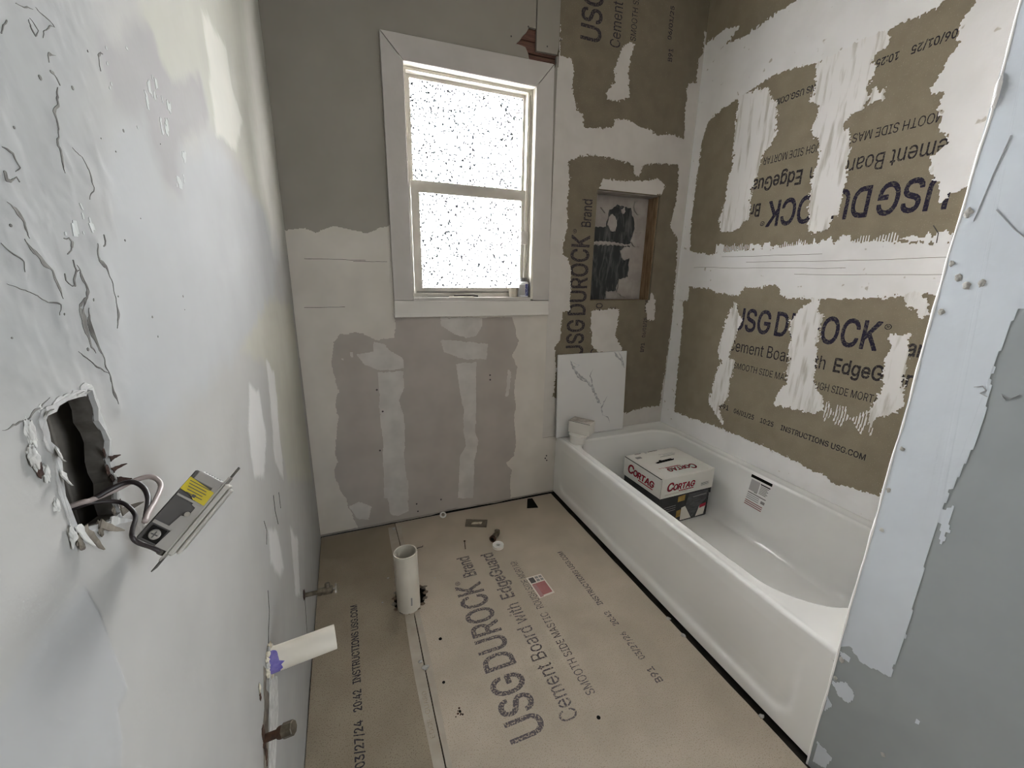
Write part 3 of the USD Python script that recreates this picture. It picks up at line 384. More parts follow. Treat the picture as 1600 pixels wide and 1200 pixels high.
for x0_, x1_, z0_ in ((.06, .30, 1.318), (.04, .20, 1.118), (.25, .39, 1.313)):
    xs = np.linspace(x0_, x1_, 14); part(wb, 'crack_and_shade', slab('back', LineString([(x, z0_ + .006 * (meshkit.fbm(np.array([x * 25, 0, z0_]), 3, 4) - .5)) for x in xs]).buffer(.0009), -.0005, .0014), M['crack_and_shade'])
part(wb, 'floor_gap_edge', slab('back', Polygon([(x, z + .003 + .003 * math.sin(x * 50) + .002 * math.sin(x * 131)) for x, z in bott] + [(x, z - .004) for x, z in bott[::-1]]), -.004, .0016), M['plaster_old'], label='torn dirty paper along the bottom edge')

# ------------------------------------------------------------------ window
wn = thing('window_1', 'white-cased frosted sash window in the patched wall', 'window', kind='structure')
def boardpoly(pts, d=.018, m='trim_white'):
    g = Polygon(pts); a = trimesh.creation.extrude_polygon(g.buffer(-.0012, join_style=2), d + .0, engine='earcut'); b = trimesh.creation.extrude_polygon(g, d - .0012, engine='earcut')
    return onto('back', trimesh.convex.convex_hull(np.vstack([a.vertices, b.vertices])))
part(wn, 'casing', boardpoly([(.4105, 1.1465), (.4955, 1.1465), (.4955, 2.0885), (.4095, 2.177)]), M['trim_white'])
part(wn, 'casing', boardpoly([(.4105, 2.179), (.497, 2.091), (1.0835, 2.0935), (1.169, 2.1935)]), M['trim_white'])
part(wn, 'casing', boardpoly([(1.085, 2.092), (1.1705, 2.192), (1.1905, 1.1415), (1.0985, 1.1435)]), M['trim_white'])
part(wn, 'apron_board', boardpoly([(.409, 1.0695), (.4115, 1.1455), (1.190, 1.1395), (1.1925, 1.0675)], .021), M['apron_white'], label='flat white board under the sill')
JD = .115
part(wn, 'jamb', cbox(.478, .4945, -.016, JD, 1.148, 2.108, .001), M['jamb']); part(wn, 'jamb', cbox(1.0855, 1.102, -.0165, JD, 1.148, 2.108, .001), M['jamb'])
part(wn, 'head', cbox(.4955, 1.0845, -.016, JD, 2.0905, 2.108, .001), M['jamb'])
part(wn, 'sill', cbox(.4965, 1.0845, -.020, JD, 1.140, 1.1590, .002), M['trim_white'], label='white painted window sill board')
FY = .036
def ring(x0, x1, z0, z1, w, y0, y1, c=.0015):
    a = sbox(x0, z0, x1, z1).difference(sbox(x0 + w[0], z0 + w[1], x1 - w[2], z1 - w[3])); m = trimesh.creation.extrude_polygon(a, y1 - y0, engine='earcut'); mm = onto('back', m); mm.vertices[:, 1] += y1; return mm
part(wn, 'outer_frame', ring(.4955, 1.0845, 1.1595, 2.0900, (.014, .016, .022, .012), FY - .012, FY + .052), M['frame_metal'])
s1 = part(wn, 'upper_sash', ring(.510, 1.062, 1.640, 2.077, (.018, .022, .010, .014), FY + .020, FY + .040), M['frame_metal'])
s2 = part(wn, 'lower_sash', ring(.512, 1.061, 1.176, 1.665, (.036, .026, .016, .048), FY - .004, FY + .016), M['frame_metal'])
part(s1, 'pane', cbox(.526, 1.054, FY + .028, FY + .031, 1.660, 2.064, 0), M['frosted']); part(s2, 'pane', cbox(.546, 1.047, FY + .004, FY + .007, 1.200, 1.619, 0), M['frosted'])
part(wn, 'track', cbox(1.066, 1.070, FY - .013, FY + .02, 1.62, 2.07, .0008), M['frame_metal']); part(wn, 'track', cbox(1.074, 1.077, FY - .014, FY + .02, 1.18, 2.07, .0008), M['frame_dark']); part(wn, 'track', cbox(.4995, .5025, FY - .014, FY + .02, 1.18, 2.07, .0008), M['frame_dark'])
part(wn, 'glazing_bead', cbox(.520, 1.060, FY - .0055, FY - .0035, 1.178, 1.186, .0008), M['frame_dark'])
lt = part(wn, 'latch', cbox(1.040, 1.076, .018, .050, 1.415, 1.478, .004), M['trim_white'], label='small white latch box'); part(lt, 'keeper', cbox(1.026, 1.037, .045, .060, 1.437, 1.462, .002), M['frame_metal'])

# ------------------------------------------------------------------ long wall by the tub
wr = thing('wall_right', 'long tub wall of brown cement boards smeared with white compound', 'wall', kind='structure')
zs_ = 1.336
part(wr, 'cement_board', slab('right', sbox(.0, .372, 1.53, zs_ - .002), -.0127, 0), M['board'], label='lower cement board of the tub wall')
part(wr, 'cement_board', slab('right', sbox(.0, zs_ + .002, 1.53, 2.30), -.0127, 0), M['board'], label='middle cement board of the tub wall')
part(wr, 'cement_board', slab('right', sbox(.0, 2.304, 1.53, CEIL), -.0127, 0), M['board'], label='topmost cement board of the tub wall')
part(wr, 'framing', cbox(W + .014, W + .10, -1.75, .14, -.05, CEIL + .05, 0), M['void'])
U, V = grid(0, 1.524, .353, CEIL, R_)
inn = np.maximum.reduce([sdf(q, U, V, R_) for q in (RU, RT, RL)]); m_ = -inn
st_ = np.maximum.reduce([sdf(q, U, V, R_) for q in RS])
n1 = ragged(U, V, 33, .007, .007, 95, 210); n2 = ragged(U, V, 37, .007, .008, 95, 220)
base_m = (m_ + n1) > 0; st_m = (st_ + n2 + .004 * np.sin(U * 140 + 6 * np.sin(V * 9))) > 0
for cx, cz, ww, hh in ((1.03, .74, .18, .10), (.44, 1.88, .05, .05)):      # ticks left by the trowel
    tk = (np.abs(U - cx) < ww / 2) & (np.abs(V - cz) < hh / 2 * meshkit.noise(np.stack([U * 70, 0 * U, 0 * V + 2], -1), 3)) & (np.mod(U * 95 + .4 * np.sin(V * 40), 1) < .42); st_m |= tk
tk = (np.abs(V - 1.415 - .004 * np.sin(U * 31)) < .030 * meshkit.noise(np.stack([U * 90, 0 * U, 0 * V + 2], -1), 6)) & (np.mod(U * 110, 1) < .5) & (U > .25) & (U < 1.2); base_m |= tk
compound(wr, 'right', mask_polys(base_m, 0, .353, R_), mat='mud')
compound(wr, 'right', mask_polys(st_m & ~ndimage.binary_erosion(base_m, iterations=2), 0, .353, R_), mat='mud_streaked', th=.0018)
durock('right', wr, (.428, 1.0205), (1, 0), 'ink', blue='ink_blue'); durock('right', wr, (1.160, 1.6115), (-1, 0), 'ink', blue='ink_blue')
for (u0, u1, z0) in ((.45, 1.25, 1.350), (.12, .9, 1.322), (.3, .8, 1.378), (.7, 1.2, 1.296)):
    us = np.linspace(u0, u1, 24); part(wr, 'trowel_line', slab('right', LineString([(u, z0 + .012 * (meshkit.fbm(np.array([u * 5, 0, z0 * 9]), 3, 4) - .5)) for u in us]).buffer(.0008), .0010, .0021), M['plaster_old'])
us = np.linspace(.25, 1.5, 40); part(wr, 'crack_and_shade', slab('right', LineString([(u, .364 + .006 * (meshkit.fbm(np.array([u * 12, 0, 0]), 3, 4) - .5)) for u in us]).buffer(.0011), .0010, .0021), M['crack_and_shade'])
for pts in ([(.4485, 2.055), (.47, 2.005), (.40, 1.955), (.435, 1.90), (.39, 1.86)],):
    part(wr, 'scratch', slab('right', LineString(pts).buffer(.0009), -.0005, .0005), M['mud_back'])
part(wr, 'scratch', slab('right', LineString([(1.14, 1.455), (1.158, 1.43), (1.16, 1.40)]).buffer(.0012), .001, .0022), M['crack_and_shade'])

# ------------------------------------------------------------------ near wall at the foot of the tub
wp = thing('wall_alcove', 'grey near wall end with a white patched corner beside the tub', 'wall', kind='structure')
zz = np.arange(-.05, CEIL + .01, .012); uu = np.concatenate([np.arange(1.524, 1.90, .012), [1.92, 2.0, 2.08, 2.16]])
UU, ZZ = np.meshgrid(uu, zz)
bmp = .0004 * 2 * (meshkit.fbm(np.stack([UU * 12, ZZ * 12, 0 * UU], -1), 4, 5) - .5)
EDGE = .0035 * 2 * (meshkit.fbm(np.stack([0 * zz, zz * 7, 0 * zz], -1), 4, 15) - .5)
UUe = UU + np.where(UU < 1.53, EDGE[:, None], 0)
def surf(plane, Ug, Vg, Dg, keep=None):
    n, k = Ug.shape; v = PL[plane](Ug.ravel(), Vg.ravel(), Dg.ravel()); i = (np.arange(n - 1)[:, None] * k + np.arange(k - 1)[None]).ravel()
    if keep is not None: i = i[keep.ravel()]
    f = np.concatenate([np.stack([i, i + 1, i + k + 1], 1), np.stack([i, i + k + 1, i + k], 1)])
    return trimesh.Trimesh(v, f[:, ::-1] if plane == 'left' else f, process=False)
def tint_of(Ug, Vg, base, layers, res, seed):
    """Per-vertex paint and compound colour, painted-in light too: (colour, polygons, feather in metres)."""
    col = np.broadcast_to(np.array(base, float), Ug.shape + (3,)).copy()
    wob = .02 * (meshkit.fbm(np.stack([Ug * 25, Vg * 25, 0 * Ug], -1), 4, seed) - .5) * 2
    for c, polys, fe in layers:
        for q in polys:
            g = Polygon(q).buffer(0); P = shapely.points(Ug.ravel(), Vg.ravel()); d = shapely.distance(g.boundary, P).reshape(Ug.shape); d = np.where(shapely.contains_xy(g, Ug, Vg), d, -d)
            w = np.clip((d + wob * min(1, fe * 60)) / fe + .5, 0, 1)[..., None]; col = col * (1 - w) + np.array(c) * w
    return col
def tinted_part(parent, name, mesh, col, label=None):
    m = part(parent, name, mesh, M['plaster_tinted'], True, label)
    UsdGeom.PrimvarsAPI(m).CreatePrimvar('tint', Sdf.ValueTypeNames.Color3fArray, 'vertex').Set(Vt.Vec3fArray.FromNumpy(col.reshape(-1, 3).astype(np.float32)))
    return m
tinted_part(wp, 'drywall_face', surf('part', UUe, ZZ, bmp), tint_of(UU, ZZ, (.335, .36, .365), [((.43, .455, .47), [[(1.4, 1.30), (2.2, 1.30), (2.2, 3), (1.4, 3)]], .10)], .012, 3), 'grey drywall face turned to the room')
part(wp, 'end_stud', cbox(X0 + .004, W + .10, -1.640, -1.5265, -.05, CEIL, .002), M['mud_back'], label='tub end of the wall')
part(wp, 'framing', cbox(X0 + .0045, X0 + .11, -2.158, -1.642, -.05, CEIL, .001), M['void'])
ez = zz[::2]; bead = np.column_stack([np.full(len(ez), X0 + .0012), -1.5240 - EDGE[::2], ez])
part(wp, 'corner_bead', tube(bead, .0026 + .0016 * (meshkit.fbm(np.stack([ez * 30, 0 * ez, 0 * ez], -1), 3, 2) - .3), 8, 1), M['mud'], True, 'white patched wall corner')
U, V = grid(1.524, 1.95, -.0, 2.7, R_)
m_ = np.maximum.reduce([sdf(q, U, V, R_) for q in PM]) + ragged(U, V, 44, .006, .002, 20, 90)
from scipy.interpolate import RegularGridInterpolator
bfun = RegularGridInterpolator((zz, uu), bmp, bounds_error=False, fill_value=0.); blift = lambda u, v: bfun(np.stack([v, u], -1))
gm = mask_polys(m_ > 0, 1.524, 0, R_)
for p in polys_of(gm):
    if p.area > 3e-5: part(wp, 'joint_compound', slab('part', p.segmentize(.02), -.002, .0008, blift), M['part_mud_bluelit'] if 'part_mud_bluelit' in M else M['mud'])
for pts in ([(1.560, 1.52), (1.552, 1.46), (1.548, 1.42), (1.544, 1.385)], [(1.66, 1.31), (1.60, 1.365), (1.57, 1.40)]):
    part(wp, 'scratch', slab('part', LineString(pts).buffer(.0005), -.0005, .0019, blift), M['pencil'])
for pts in ([(1.612, 1.087), (1.622, 1.092), (1.628, 1.085), (1.622, 1.078), (1.632, 1.074)], [(1.648, 1.083), (1.660, 1.078), (1.668, 1.088)], [(1.650, 1.080), (1.655, 1.074)]):
    part(wp, 'pencil_mark', slab('part', LineString(pts).buffer(.0006), -.0005, .0018, blift), M['pencil'])
flap = blob((X0 - .002, -1.5265, 1.595), .012, 4, (.28, .35, 2.4), .5, 3); part(wp, 'torn_tape', flap, M['mud'], True)
for i, (u, z, r) in enumerate(((1.533, 1.40, .006), (1.530, 1.31, .004), (1.535, 1.22, .005), (1.545, 1.285, .005), (1.560, 1.27, .006), (1.58, 1.275, .005), (1.535, .93, .004), (1.532, .83, .004), (1.54, .735, .004), (1.535, .36, .005), (1.533, .30, .004), (1.655, .21, .004), (1.69, .115, .005))):
    part(wp, 'compound_lump', blob((X0 - .001, -u, z), r, i, (.35, 1, 1.3), .7), M['pale_paper'], True)

# ------------------------------------------------------------------ left wall
wl = thing('wall_left', 'rough patched plaster wall on the left', 'wall', kind='structure')
def ticks(a, b, segs):
    out = [a]; x = a
    while x < b - 1e-9:
        st = next(s for lo, hi, s in segs if lo <= x + 1e-9 < hi); x = min(b, x + st); out.append(x)
    return np.array(out)
ul = ticks(0, -REAR + .6, [(0, .95, .012), (.95, 1.38, .008), (1.38, 1.55, .0045), (1.55, 1.63, .0024), (1.63, 1.80, .0045), (1.80, 9, .06)])
vl = ticks(-.05, CEIL, [(-1, .85, .012), (.85, 1.06, .006), (1.06, 1.19, .0024), (1.19, 1.62, .004), (1.62, 2.0, .010), (2.0, 9, .02)])
UL, VL = np.meshgrid(ul, vl)
def left_h(u, v):
    p = np.stack([u, v, 0 * u], -1)
    h = .0016 * 2 * (meshkit.fbm(p * 5, 4, 61) - .5)
    g = Polygon(LR); P = shapely.points(u.ravel(), v.ravel()); ins = shapely.contains_xy(g, u, v).reshape(u.shape); d = shapely.distance(g.boundary, P).reshape(u.shape)
    w = np.clip(np.where(ins, d, -d) / .035 + .35, 0, 1)
    rid = 1 - np.abs(2 * meshkit.fbm(p * np.array([34, 17, 1]), 4, 71) - 1)
    h += w * (.0026 * np.clip(rid - .72, 0, 1) / .28 * meshkit.noise(p * 12, 5) + .0010 * (meshkit.fbm(p * 70, 3, 77) - .5))
    for q, cw in zip(RIDGE, CRACK_SHADE_W):
        d = shapely.distance(LineString(q), P).reshape(u.shape); a = .0003 + .0003 * cw
        h += a * np.exp(-(d / (.004 + .0006 * cw)) ** 2) * meshkit.noise(p * 40, 3)
    g = Polygon(LW['patch'][0]).buffer(0); d = shapely.distance(g.boundary, P).reshape(u.shape); d = np.where(shapely.contains_xy(g, u, v), d, -d)
    h += .0022 * np.clip(d / .004 + .5, 0, 1) * np.exp(-np.clip(d, 0, 1) / .05)
    hp = Polygon(HOLE); d = shapely.distance(hp, P).reshape(u.shape); h += .0035 * np.exp(-d / .008) * meshkit.fbm(p * 90, 3, 7)
    return h
HL = left_h(UL, VL)
hfun = RegularGridInterpolator((vl, ul), HL, bounds_error=False, fill_value=0.); hlift = lambda u, v: hfun(np.stack([v, u], -1))
hp = Polygon(HOLE)
cu, cv = (UL[:-1, :-1] + UL[1:, 1:]) / 2, (VL[:-1, :-1] + VL[1:, 1:]) / 2
keep = ~shapely.contains_xy(hp.buffer(.0022), cu, cv)
corner_light_band = [[(-.05, 1.36), (.40, 1.36), (.50, 1.55), (.44, 1.8), (.36, 2.1), (.32, 2.8), (-.05, 2.8)]]  # lighter tint in place of light missing at the window corner
tl_ = tint_of(UL, VL, (.345, .334, .312), [((.285, .283, .275), [LR], .10), ((.36, .35, .30), LW['yellow'], .04), ((.285, .272, .265), LW['mauve'], .02), ((.345, .345, .337), LW['white'][:1], .04), ((.52, .51, .46), corner_light_band, .14), ((.47, .46, .405), LW['cream'], .012), ((.37, .355, .30), LW['olive'], .03), ((.50, .49, .47), LW['white'][1:], .01), ((.335, .331, .32), LW['patch'], .006)], .01, 9)
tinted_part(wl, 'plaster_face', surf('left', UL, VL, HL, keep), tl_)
ringp = hp.buffer(.005).difference(hp.segmentize(.003).buffer(0))
part(wl, 'broken_edge', slab('left', ringp, -.013, .0002), M['broken_gypsum'], label='broken edge around the switch hole')
lip = hp.buffer(.0052).segmentize(.003); lip = Polygon([(x + .0016 * (meshkit.fbm(np.array([x * 220, y * 220, 0]), 3, 3) - .5) * 2, y + .0016 * (meshkit.fbm(np.array([x * 220, y * 220, 9]), 3, 4) - .5) * 2) for x, y in lip.exterior.coords[:-1]]).buffer(0).difference(hp)
part(wl, 'broken_lip', slab('left', lip, -.003, .0009, hlift), M['broken_lip'], label='pale chipped lip around the switch hole')
# cavity behind the hole
cav = [cbox(-.26, -.25, -2.0, -1.50, .80, 1.5, 0), cbox(-.25, -.031, -2.02, -2.0, .8, 1.5, 0), cbox(-.25, -.031, -2.0, -1.50, 1.5, 1.52, 0), cbox(-.25, -.031, -2.0, -1.50, .78, .80, 0)]
part(wl, 'cavity_lining', cat_(*cav), M['black'])
part(wl, 'stud', cbox(-.25, -.0305, -1.553, -1.505, .80, 1.5, .001), M['old_stud'], label='dusty grey stud inside the switch hole')
shell = sbox(0, -.05, -REAR + .6, CEIL).difference(hp.buffer(.05))
part(wl, 'lath_backing', slab('left', shell, -.030, -.016), M['void'])
for i, (c, r, k) in enumerate(TORN):
    part(wl, 'torn_plaster', blob((c[0] * .4, c[1], c[2]), r * .6, i + 2, (.40, .75, 1.9), .8, 3), M[{'mud': 'pale_paper', 'brown': 'brown_paper', 'grey': 'grey_paper'}[k]], True)
def shard(c, dirv, ln, w, seed, m):
    d = np.array(dirv, float); d /= np.linalg.norm(d); k = np.array([1, 0, 0]); sd = np.cross(d, k); sd /= np.linalg.norm(sd); n = 7; V_ = []; ln, w = ln * .75, w * .7; r = np.random.default_rng(seed)
    for i in range(n):
        t = i / (n - 1); ww = w * (1 - t) ** .7 * (.7 + .6 * r.random()) + .0004; c_ = np.array(c) + d * ln * t + k * (.004 * t * t + .001 * r.random())
        V_ += [c_ - sd * ww, c_ + sd * ww, c_ + sd * ww + k * .001, c_ - sd * ww + k * .001]
    return trimesh.convex.convex_hull(np.array(V_)) if False else trimesh.Trimesh(np.array(V_), [f for i in range(n - 1) for a in range(4) for f in ([4 * i + a, 4 * i + (a + 1) % 4, 4 * i + 4 + (a + 1) % 4], [4 * i + a, 4 * i + 4 + (a + 1) % 4, 4 * i + 4 + a])], process=False)
hc = lambda i: (.002, -HOLE[i][0], HOLE[i][1])
for i, (c, dv, ln, w, m) in enumerate(((hc(14), (.15, .1, -1), .030, .006, 'grey_paper'), (hc(13), (.15, .55, -.7), .028, .005, 'grey_paper'), (hc(12), (.2, .7, -.5), .022, .005, 'pale_paper'), (hc(15), (.2, -.2, -1), .024, .005, 'pale_paper'), (hc(11), (.5, .8, .1), .018, .004, 'grey_paper'), (hc(8), (.4, .8, .3), .010, .003, 'brown_paper'), (hc(9), (.4, .8, -.3), .009, .004, 'brown_paper'), (hc(7), (.3, 1, .2), .007, .003, 'brown_paper'),
                                       (hc(19), (.3, -.6, -.6), .016, .005, 'pale_paper'), (hc(21), (.3, -.8, -.4), .018, .005, 'pale_paper'), (hc(25), (.3, -.5, .6), .010, .003, 'pale_paper'), (hc(29), (.2, .1, 1), .006, .003, 'pale_paper'), (hc(31 - 1), (.2, .4, 1), .005, .003, 'pale_paper'))):
    part(wl, 'torn_paper', shard(c, dv, ln, w, i, m), M[m])
for q, cw in zip(RIDGE, CRACK_SHADE_W):  # dark ribbons: cracks, and painted shade under the plaster ridges
    ln = LineString(q).segmentize(.0022); P_ = [(x + .0026 * (meshkit.fbm(np.array([x * 150, y * 150, 0]), 3, 3) - .5) * 2, y + .0026 * (meshkit.fbm(np.array([x * 120, y * 120, 7]), 3, 4) - .5) * 2) for x, y in ln.coords]
    w_ = .00017 * cw; n_ = len(P_); A_ = np.array(P_); T_ = np.gradient(A_, axis=0); T_ /= np.linalg.norm(T_, axis=1, keepdims=True); N_ = np.column_stack([-T_[:, 1], T_[:, 0]])
    wd = w_ * (.25 + 1.5 * meshkit.noise(np.column_stack([A_ * 120, np.zeros(n_)]), 8) ** 1.5) * np.clip(np.minimum(np.arange(n_), n_ - 1 - np.arange(n_)) / 4, .15, 1)
    g = Polygon(np.vstack([A_ + N_ * wd[:, None], (A_ - N_ * wd[:, None])[::-1]])).buffer(0)
    if not g.is_empty: part(wl, 'crack_and_shade', slab('left', g, -.001, .00035, hlift), M['crack_and_shade'])
U, V = grid(1.05, 1.62, 1.2, 2.2, .0025)
st2 = np.maximum.reduce([sdf(q, U, V, .0025) for q in STIP]); nz2 = meshkit.fbm(np.stack([U * 120, V * 60, 0 * U], -1), 4, 91)
gst = mask_polys((st2 > 0) & (nz2 > .56 - .05 * np.clip(st2 / .03, 0, 1)), 1.05, 1.2, .0025)
gst = unary_union([p for p in polys_of(gst) if p.area < 2.5e-4])
part(wl, 'compound_flecks', slab('left', gst, -.001, .0004, hlift), M['fleck'], kind='stuff')
for i in range(46):      # little squiggly cracks in the rough corner
    u, v = 1.30 + .30 * rng.random(), 1.20 + .62 * rng.random()
    if not Polygon(LR).contains(Point(u, v)): continue
    a = rng.uniform(0, 6.28); pts = [(u, v)]
    for k in range(rng.integers(3, 8)): a += rng.normal(0, .8); pts.append((pts[-1][0] + .0035 * math.cos(a), pts[-1][1] + .0045 * math.sin(a)))
    g = unary_union([LineString(pts[k:k + 2]).buffer(.0003 + .0009 * rng.random() ** 2, quad_segs=2) for k in range(len(pts) - 1)])
    part(wl, 'crack_and_shade', slab('left', g, -.001, .0004, hlift), M['crack_and_shade'])
for i in range(26):      # small chips in the plaster
    u, v = 1.25 + .42 * rng.random(), 1.18 + .32 * rng.random()
    part(wl, 'chip', slab('left', Point(u, v).buffer(.0006 + .0012 * rng.random(), quad_segs=2), -.001, .0004, hlift), M['crack_and_shade'])
part(wl, 'scuff', slab('left', LineString([(1.440, 1.628), (1.425, 1.634), (1.405, 1.634)]).buffer(.0006), -.001, .0004, hlift), M['crack_and_shade'])
# slot broken out around the pipes, low on the wall
for q, m, lab in ((SLOT[0], 'grey_paper', 'dirty dark slot in the plaster around the pipes'), (SLOT[1], 'pale_paper', 'pale chipped plaster beside the slot')):
    g = Polygon(q).segmentize(.004); g = Polygon([(x + .0035 * (meshkit.fbm(np.array([x * 90, y * 90, 1]), 3, 5) - .5) * 2, y) for x, y in g.exterior.coords[:-1]]).buffer(0)
    part(wl, 'broken_slot', slab('left', g, -.001, .0006 if m == 'grey_paper' else .0010, hlift), M[m], label=lab)
for pts, w_ in (([(.690, .235), (.70, .20), (.715, .16), (.725, .13)], .0022), ([(1.12, .62), (1.135, .58), (1.16, .56), (1.185, .535)], .0012), ([(1.06, .75), (1.05, .72), (1.07, .70)], .001), ([(.93, .74), (.935, .70), (.925, .66)], .002), ([(.86, .71), (.865, .67)], .002)):
    part(wl, 'crack_and_shade', slab('left', LineString(pts).segmentize(.01).buffer(w_), -.001, .0008, hlift), M['crack_and_shade'])
part(wl, 'corner_crack', slab('left', LineString([(.003, 0.02), (.004, .5), (.003, .9)]).buffer(.0012), -.001, .0012), M['plaster_old'])

# ------------------------------------------------------------------ rest of the room
ce = single('ceiling', cbox(-.15, W + .15, REAR - .6, .16, CEIL, CEIL + .03, 0), M['ceiling_white'], 'plain off-white ceiling', 'ceiling', kind='structure')
wq = thing('wall_rear', 'plain wall behind the viewer beside an added doorway', 'wall', kind='structure')
part(wq, 'drywall_panel', cbox(-.05, X0 + .13, REAR - .1, REAR, -.05, CEIL, .001), M['mud_back'])
part(wq, 'header', cbox(X0, X0 + .11, REAR + .001, -2.162, 2.12, CEIL, .001), M['mud_back']); part(wq, 'jamb', cbox(X0, X0 + .11, REAR + .001, -3.10, -.05, 2.119, .001), M['mud_back'])
for y0_, y1_, z0_, z1_ in ((-2.232, -2.16, 0, 2.05), (-3.10, -3.03, 0, 2.05), (-3.10, -2.16, 2.051, 2.118)): part(wq, 'added_door_casing', cbox(X0 - .018, X0 - .0005, y0_, y1_, z0_, z1_, .002), M['trim_white'])  # casing of the added doorway that the fill light comes through

# ------------------------------------------------------------------ bathtub
tub = thing('bathtub', 'long glossy white alcove bathtub with boxes inside', 'bathtub', (X0, -L / 2, 0))
def rrect(x0, x1, y0, y1, r, n=14, m=26):
    """Rounded rectangle, counter-clockwise, the same number of points for any size; r: radius per corner (x0y0, x1y0, x1y1, x0y1)."""
    r = np.broadcast_to(r, 4); C = [(x0 + r[0], y0 + r[0], np.pi), (x1 - r[1], y0 + r[1], 1.5 * np.pi), (x1 - r[2], y1 - r[2], 0), (x0 + r[3], y1 - r[3], .5 * np.pi)]
    arcs = [np.array([(cx + r[k] * np.cos(a + t), cy + r[k] * np.sin(a + t)) for t in np.linspace(0, np.pi / 2, n)]) for k, (cx, cy, a) in enumerate(C)]
    out = []
    for k in range(4):
        out.append(arcs[k]); a, b = arcs[k][-1], arcs[(k + 1) % 4][0]; t = np.linspace(0, 1, m + 2)[1:-1, None]; out.append(a + (b - a) * t)
    return np.vstack(out)
ox0, ox1, oy0, oy1 = X0, W - .0025, -L + .0005, -.0015
ring_list = []
for dz, ins in ((-.030, .0), (-.012, .0), (-.0065, .0012), (-.0025, .0042), (-.0004, .0085), (0, .013)):
    ring_list.append((rrect(ox0 + ins, ox1 - ins * .3, oy0 + ins * .3, oy1 - ins * .3, .012), RIM + dz))
I0 = np.array([1.336, 1.970, -1.440, -.120]); RI = np.array([.20, .13, .12, .12])
for t in np.linspace(.25, 1, 4):                                       # flat rim, slightly dished
    a = rrect(ox0 + .013, ox1 - .004, oy0 + .004, oy1 - .004, .012); b = rrect(*(I0 + np.array([-.014, .012, -.014, .014])), RI + .012); ring_list.append((a + (b - a) * t, RIM - .0025 * math.sin(np.pi * t)))
for ang in np.linspace(15, 80, 6):
    k = math.radians(ang); i_ = .014 * (1 - math.sin(k)); ring_list.append((rrect(*(I0 + np.array([-i_, i_ * .86, -i_, i_])), RI + i_), RIM - .014 * (1 - math.cos(k))))
BO = np.array([1.425, 1.888, -1.275, -.225]); RB = np.array([.15, .13, .12, .12])
for t in np.linspace(.06, .80, 12):
    e = t ** 1.25 * .72; ring_list.append((rrect(*(I0 + (BO - I0) * e), RI + (RB - RI) * e), RIM - .014 - (RIM - .014 - .075) * t * .97))
for ang in np.linspace(12, 90, 9):
    k = math.radians(ang); e = .72 + .28 * math.sin(k) ** 1.0 if False else None
    e = .72 * .80 ** 1.25 + (1 - .72 * .80 ** 1.25) * (1 - math.cos(k)); z0_ = RIM - .014 - (RIM - .089) * .8 * .97
    ring_list.append((rrect(*(I0 + (BO - I0) * e), RI + (RB - RI) * e), z0_ + (.068 - z0_) * math.sin(k)))
for sc in (.85, .6, .3, .02):
    c = np.array([(BO[0] + BO[1]) / 2, (BO[2] + BO[3]) / 2]); ring_list.append((c + (rrect(*BO, RB) - c) * sc, .068 - .0002 * (1 - sc)))
nr = len(ring_list[0][0]); VV = np.vstack([np.column_stack([p, np.full(nr, z)]) for p, z in ring_list]); FF = []
for i in range(len(ring_list) - 1):
    for j in range(nr):
        a, b = i * nr + j, i * nr + (j + 1) % nr; FF += [[a, b, b + nr], [a, b + nr, a + nr]]
kc = len(VV); VV = np.vstack([VV, [(BO[0] + BO[1]) / 2, (BO[2] + BO[3]) / 2, .0678]]); FF += [[kc - nr + j, kc - nr + (j + 1) % nr, kc] for j in range(nr)]
tubmesh = trimesh.Trimesh(VV, FF, process=False)
part(tub, 'basin', tubmesh, M['porcelain'], 50)
# apron with a shallow pressed panel
ya = np.concatenate([np.linspace(-L + .0005, -L + .14, 60), np.linspace(-L + .145, -.145, 130), np.linspace(-.14, -.0015, 50)]); za = np.concatenate([np.linspace(.012, .13, 60), np.linspace(.135, RIM - .029, 40)])
YA, ZA = np.meshgrid(ya, za)
pw = Polygon([(p[0], p[1]) for p in rrect(-L + .072, -.072, .058, RIM + .35, .055)]); P = shapely.points(YA.ravel(), ZA.ravel()); dd = shapely.distance(pw.boundary, P).reshape(YA.shape); dd = np.where(shapely.contains_xy(pw, YA, ZA), dd, -dd)
fade = np.clip((RIM - .06 - ZA) / .20, 0, 1) ** .8
da = .011 * fade * (1 / (1 + np.exp(-dd / .0045)) - 1) + .004 * fade * np.clip(.5 - dd / .03, 0, 1)
da = -(.009 * fade / (1 + np.exp(-dd / .005)))
XA = X0 - da - .0
k_ = YA.shape[1]; i_ = (np.arange(YA.shape[0] - 1)[:, None] * k_ + np.arange(k_ - 1)[None]).ravel(); fa = np.concatenate([np.stack([i_, i_ + k_, i_ + k_ + 1], 1), np.stack([i_, i_ + k_ + 1, i_ + 1], 1)])
part(tub, 'apron', trimesh.Trimesh(np.column_stack([XA.ravel(), YA.ravel(), ZA.ravel()]), fa, process=False), M['porcelain'], True)
part(tub, 'apron_lip', cbox(X0 + .0005, X0 + .03, -L + .002, -.003, .010, .0135, .001), M['porcelain'])
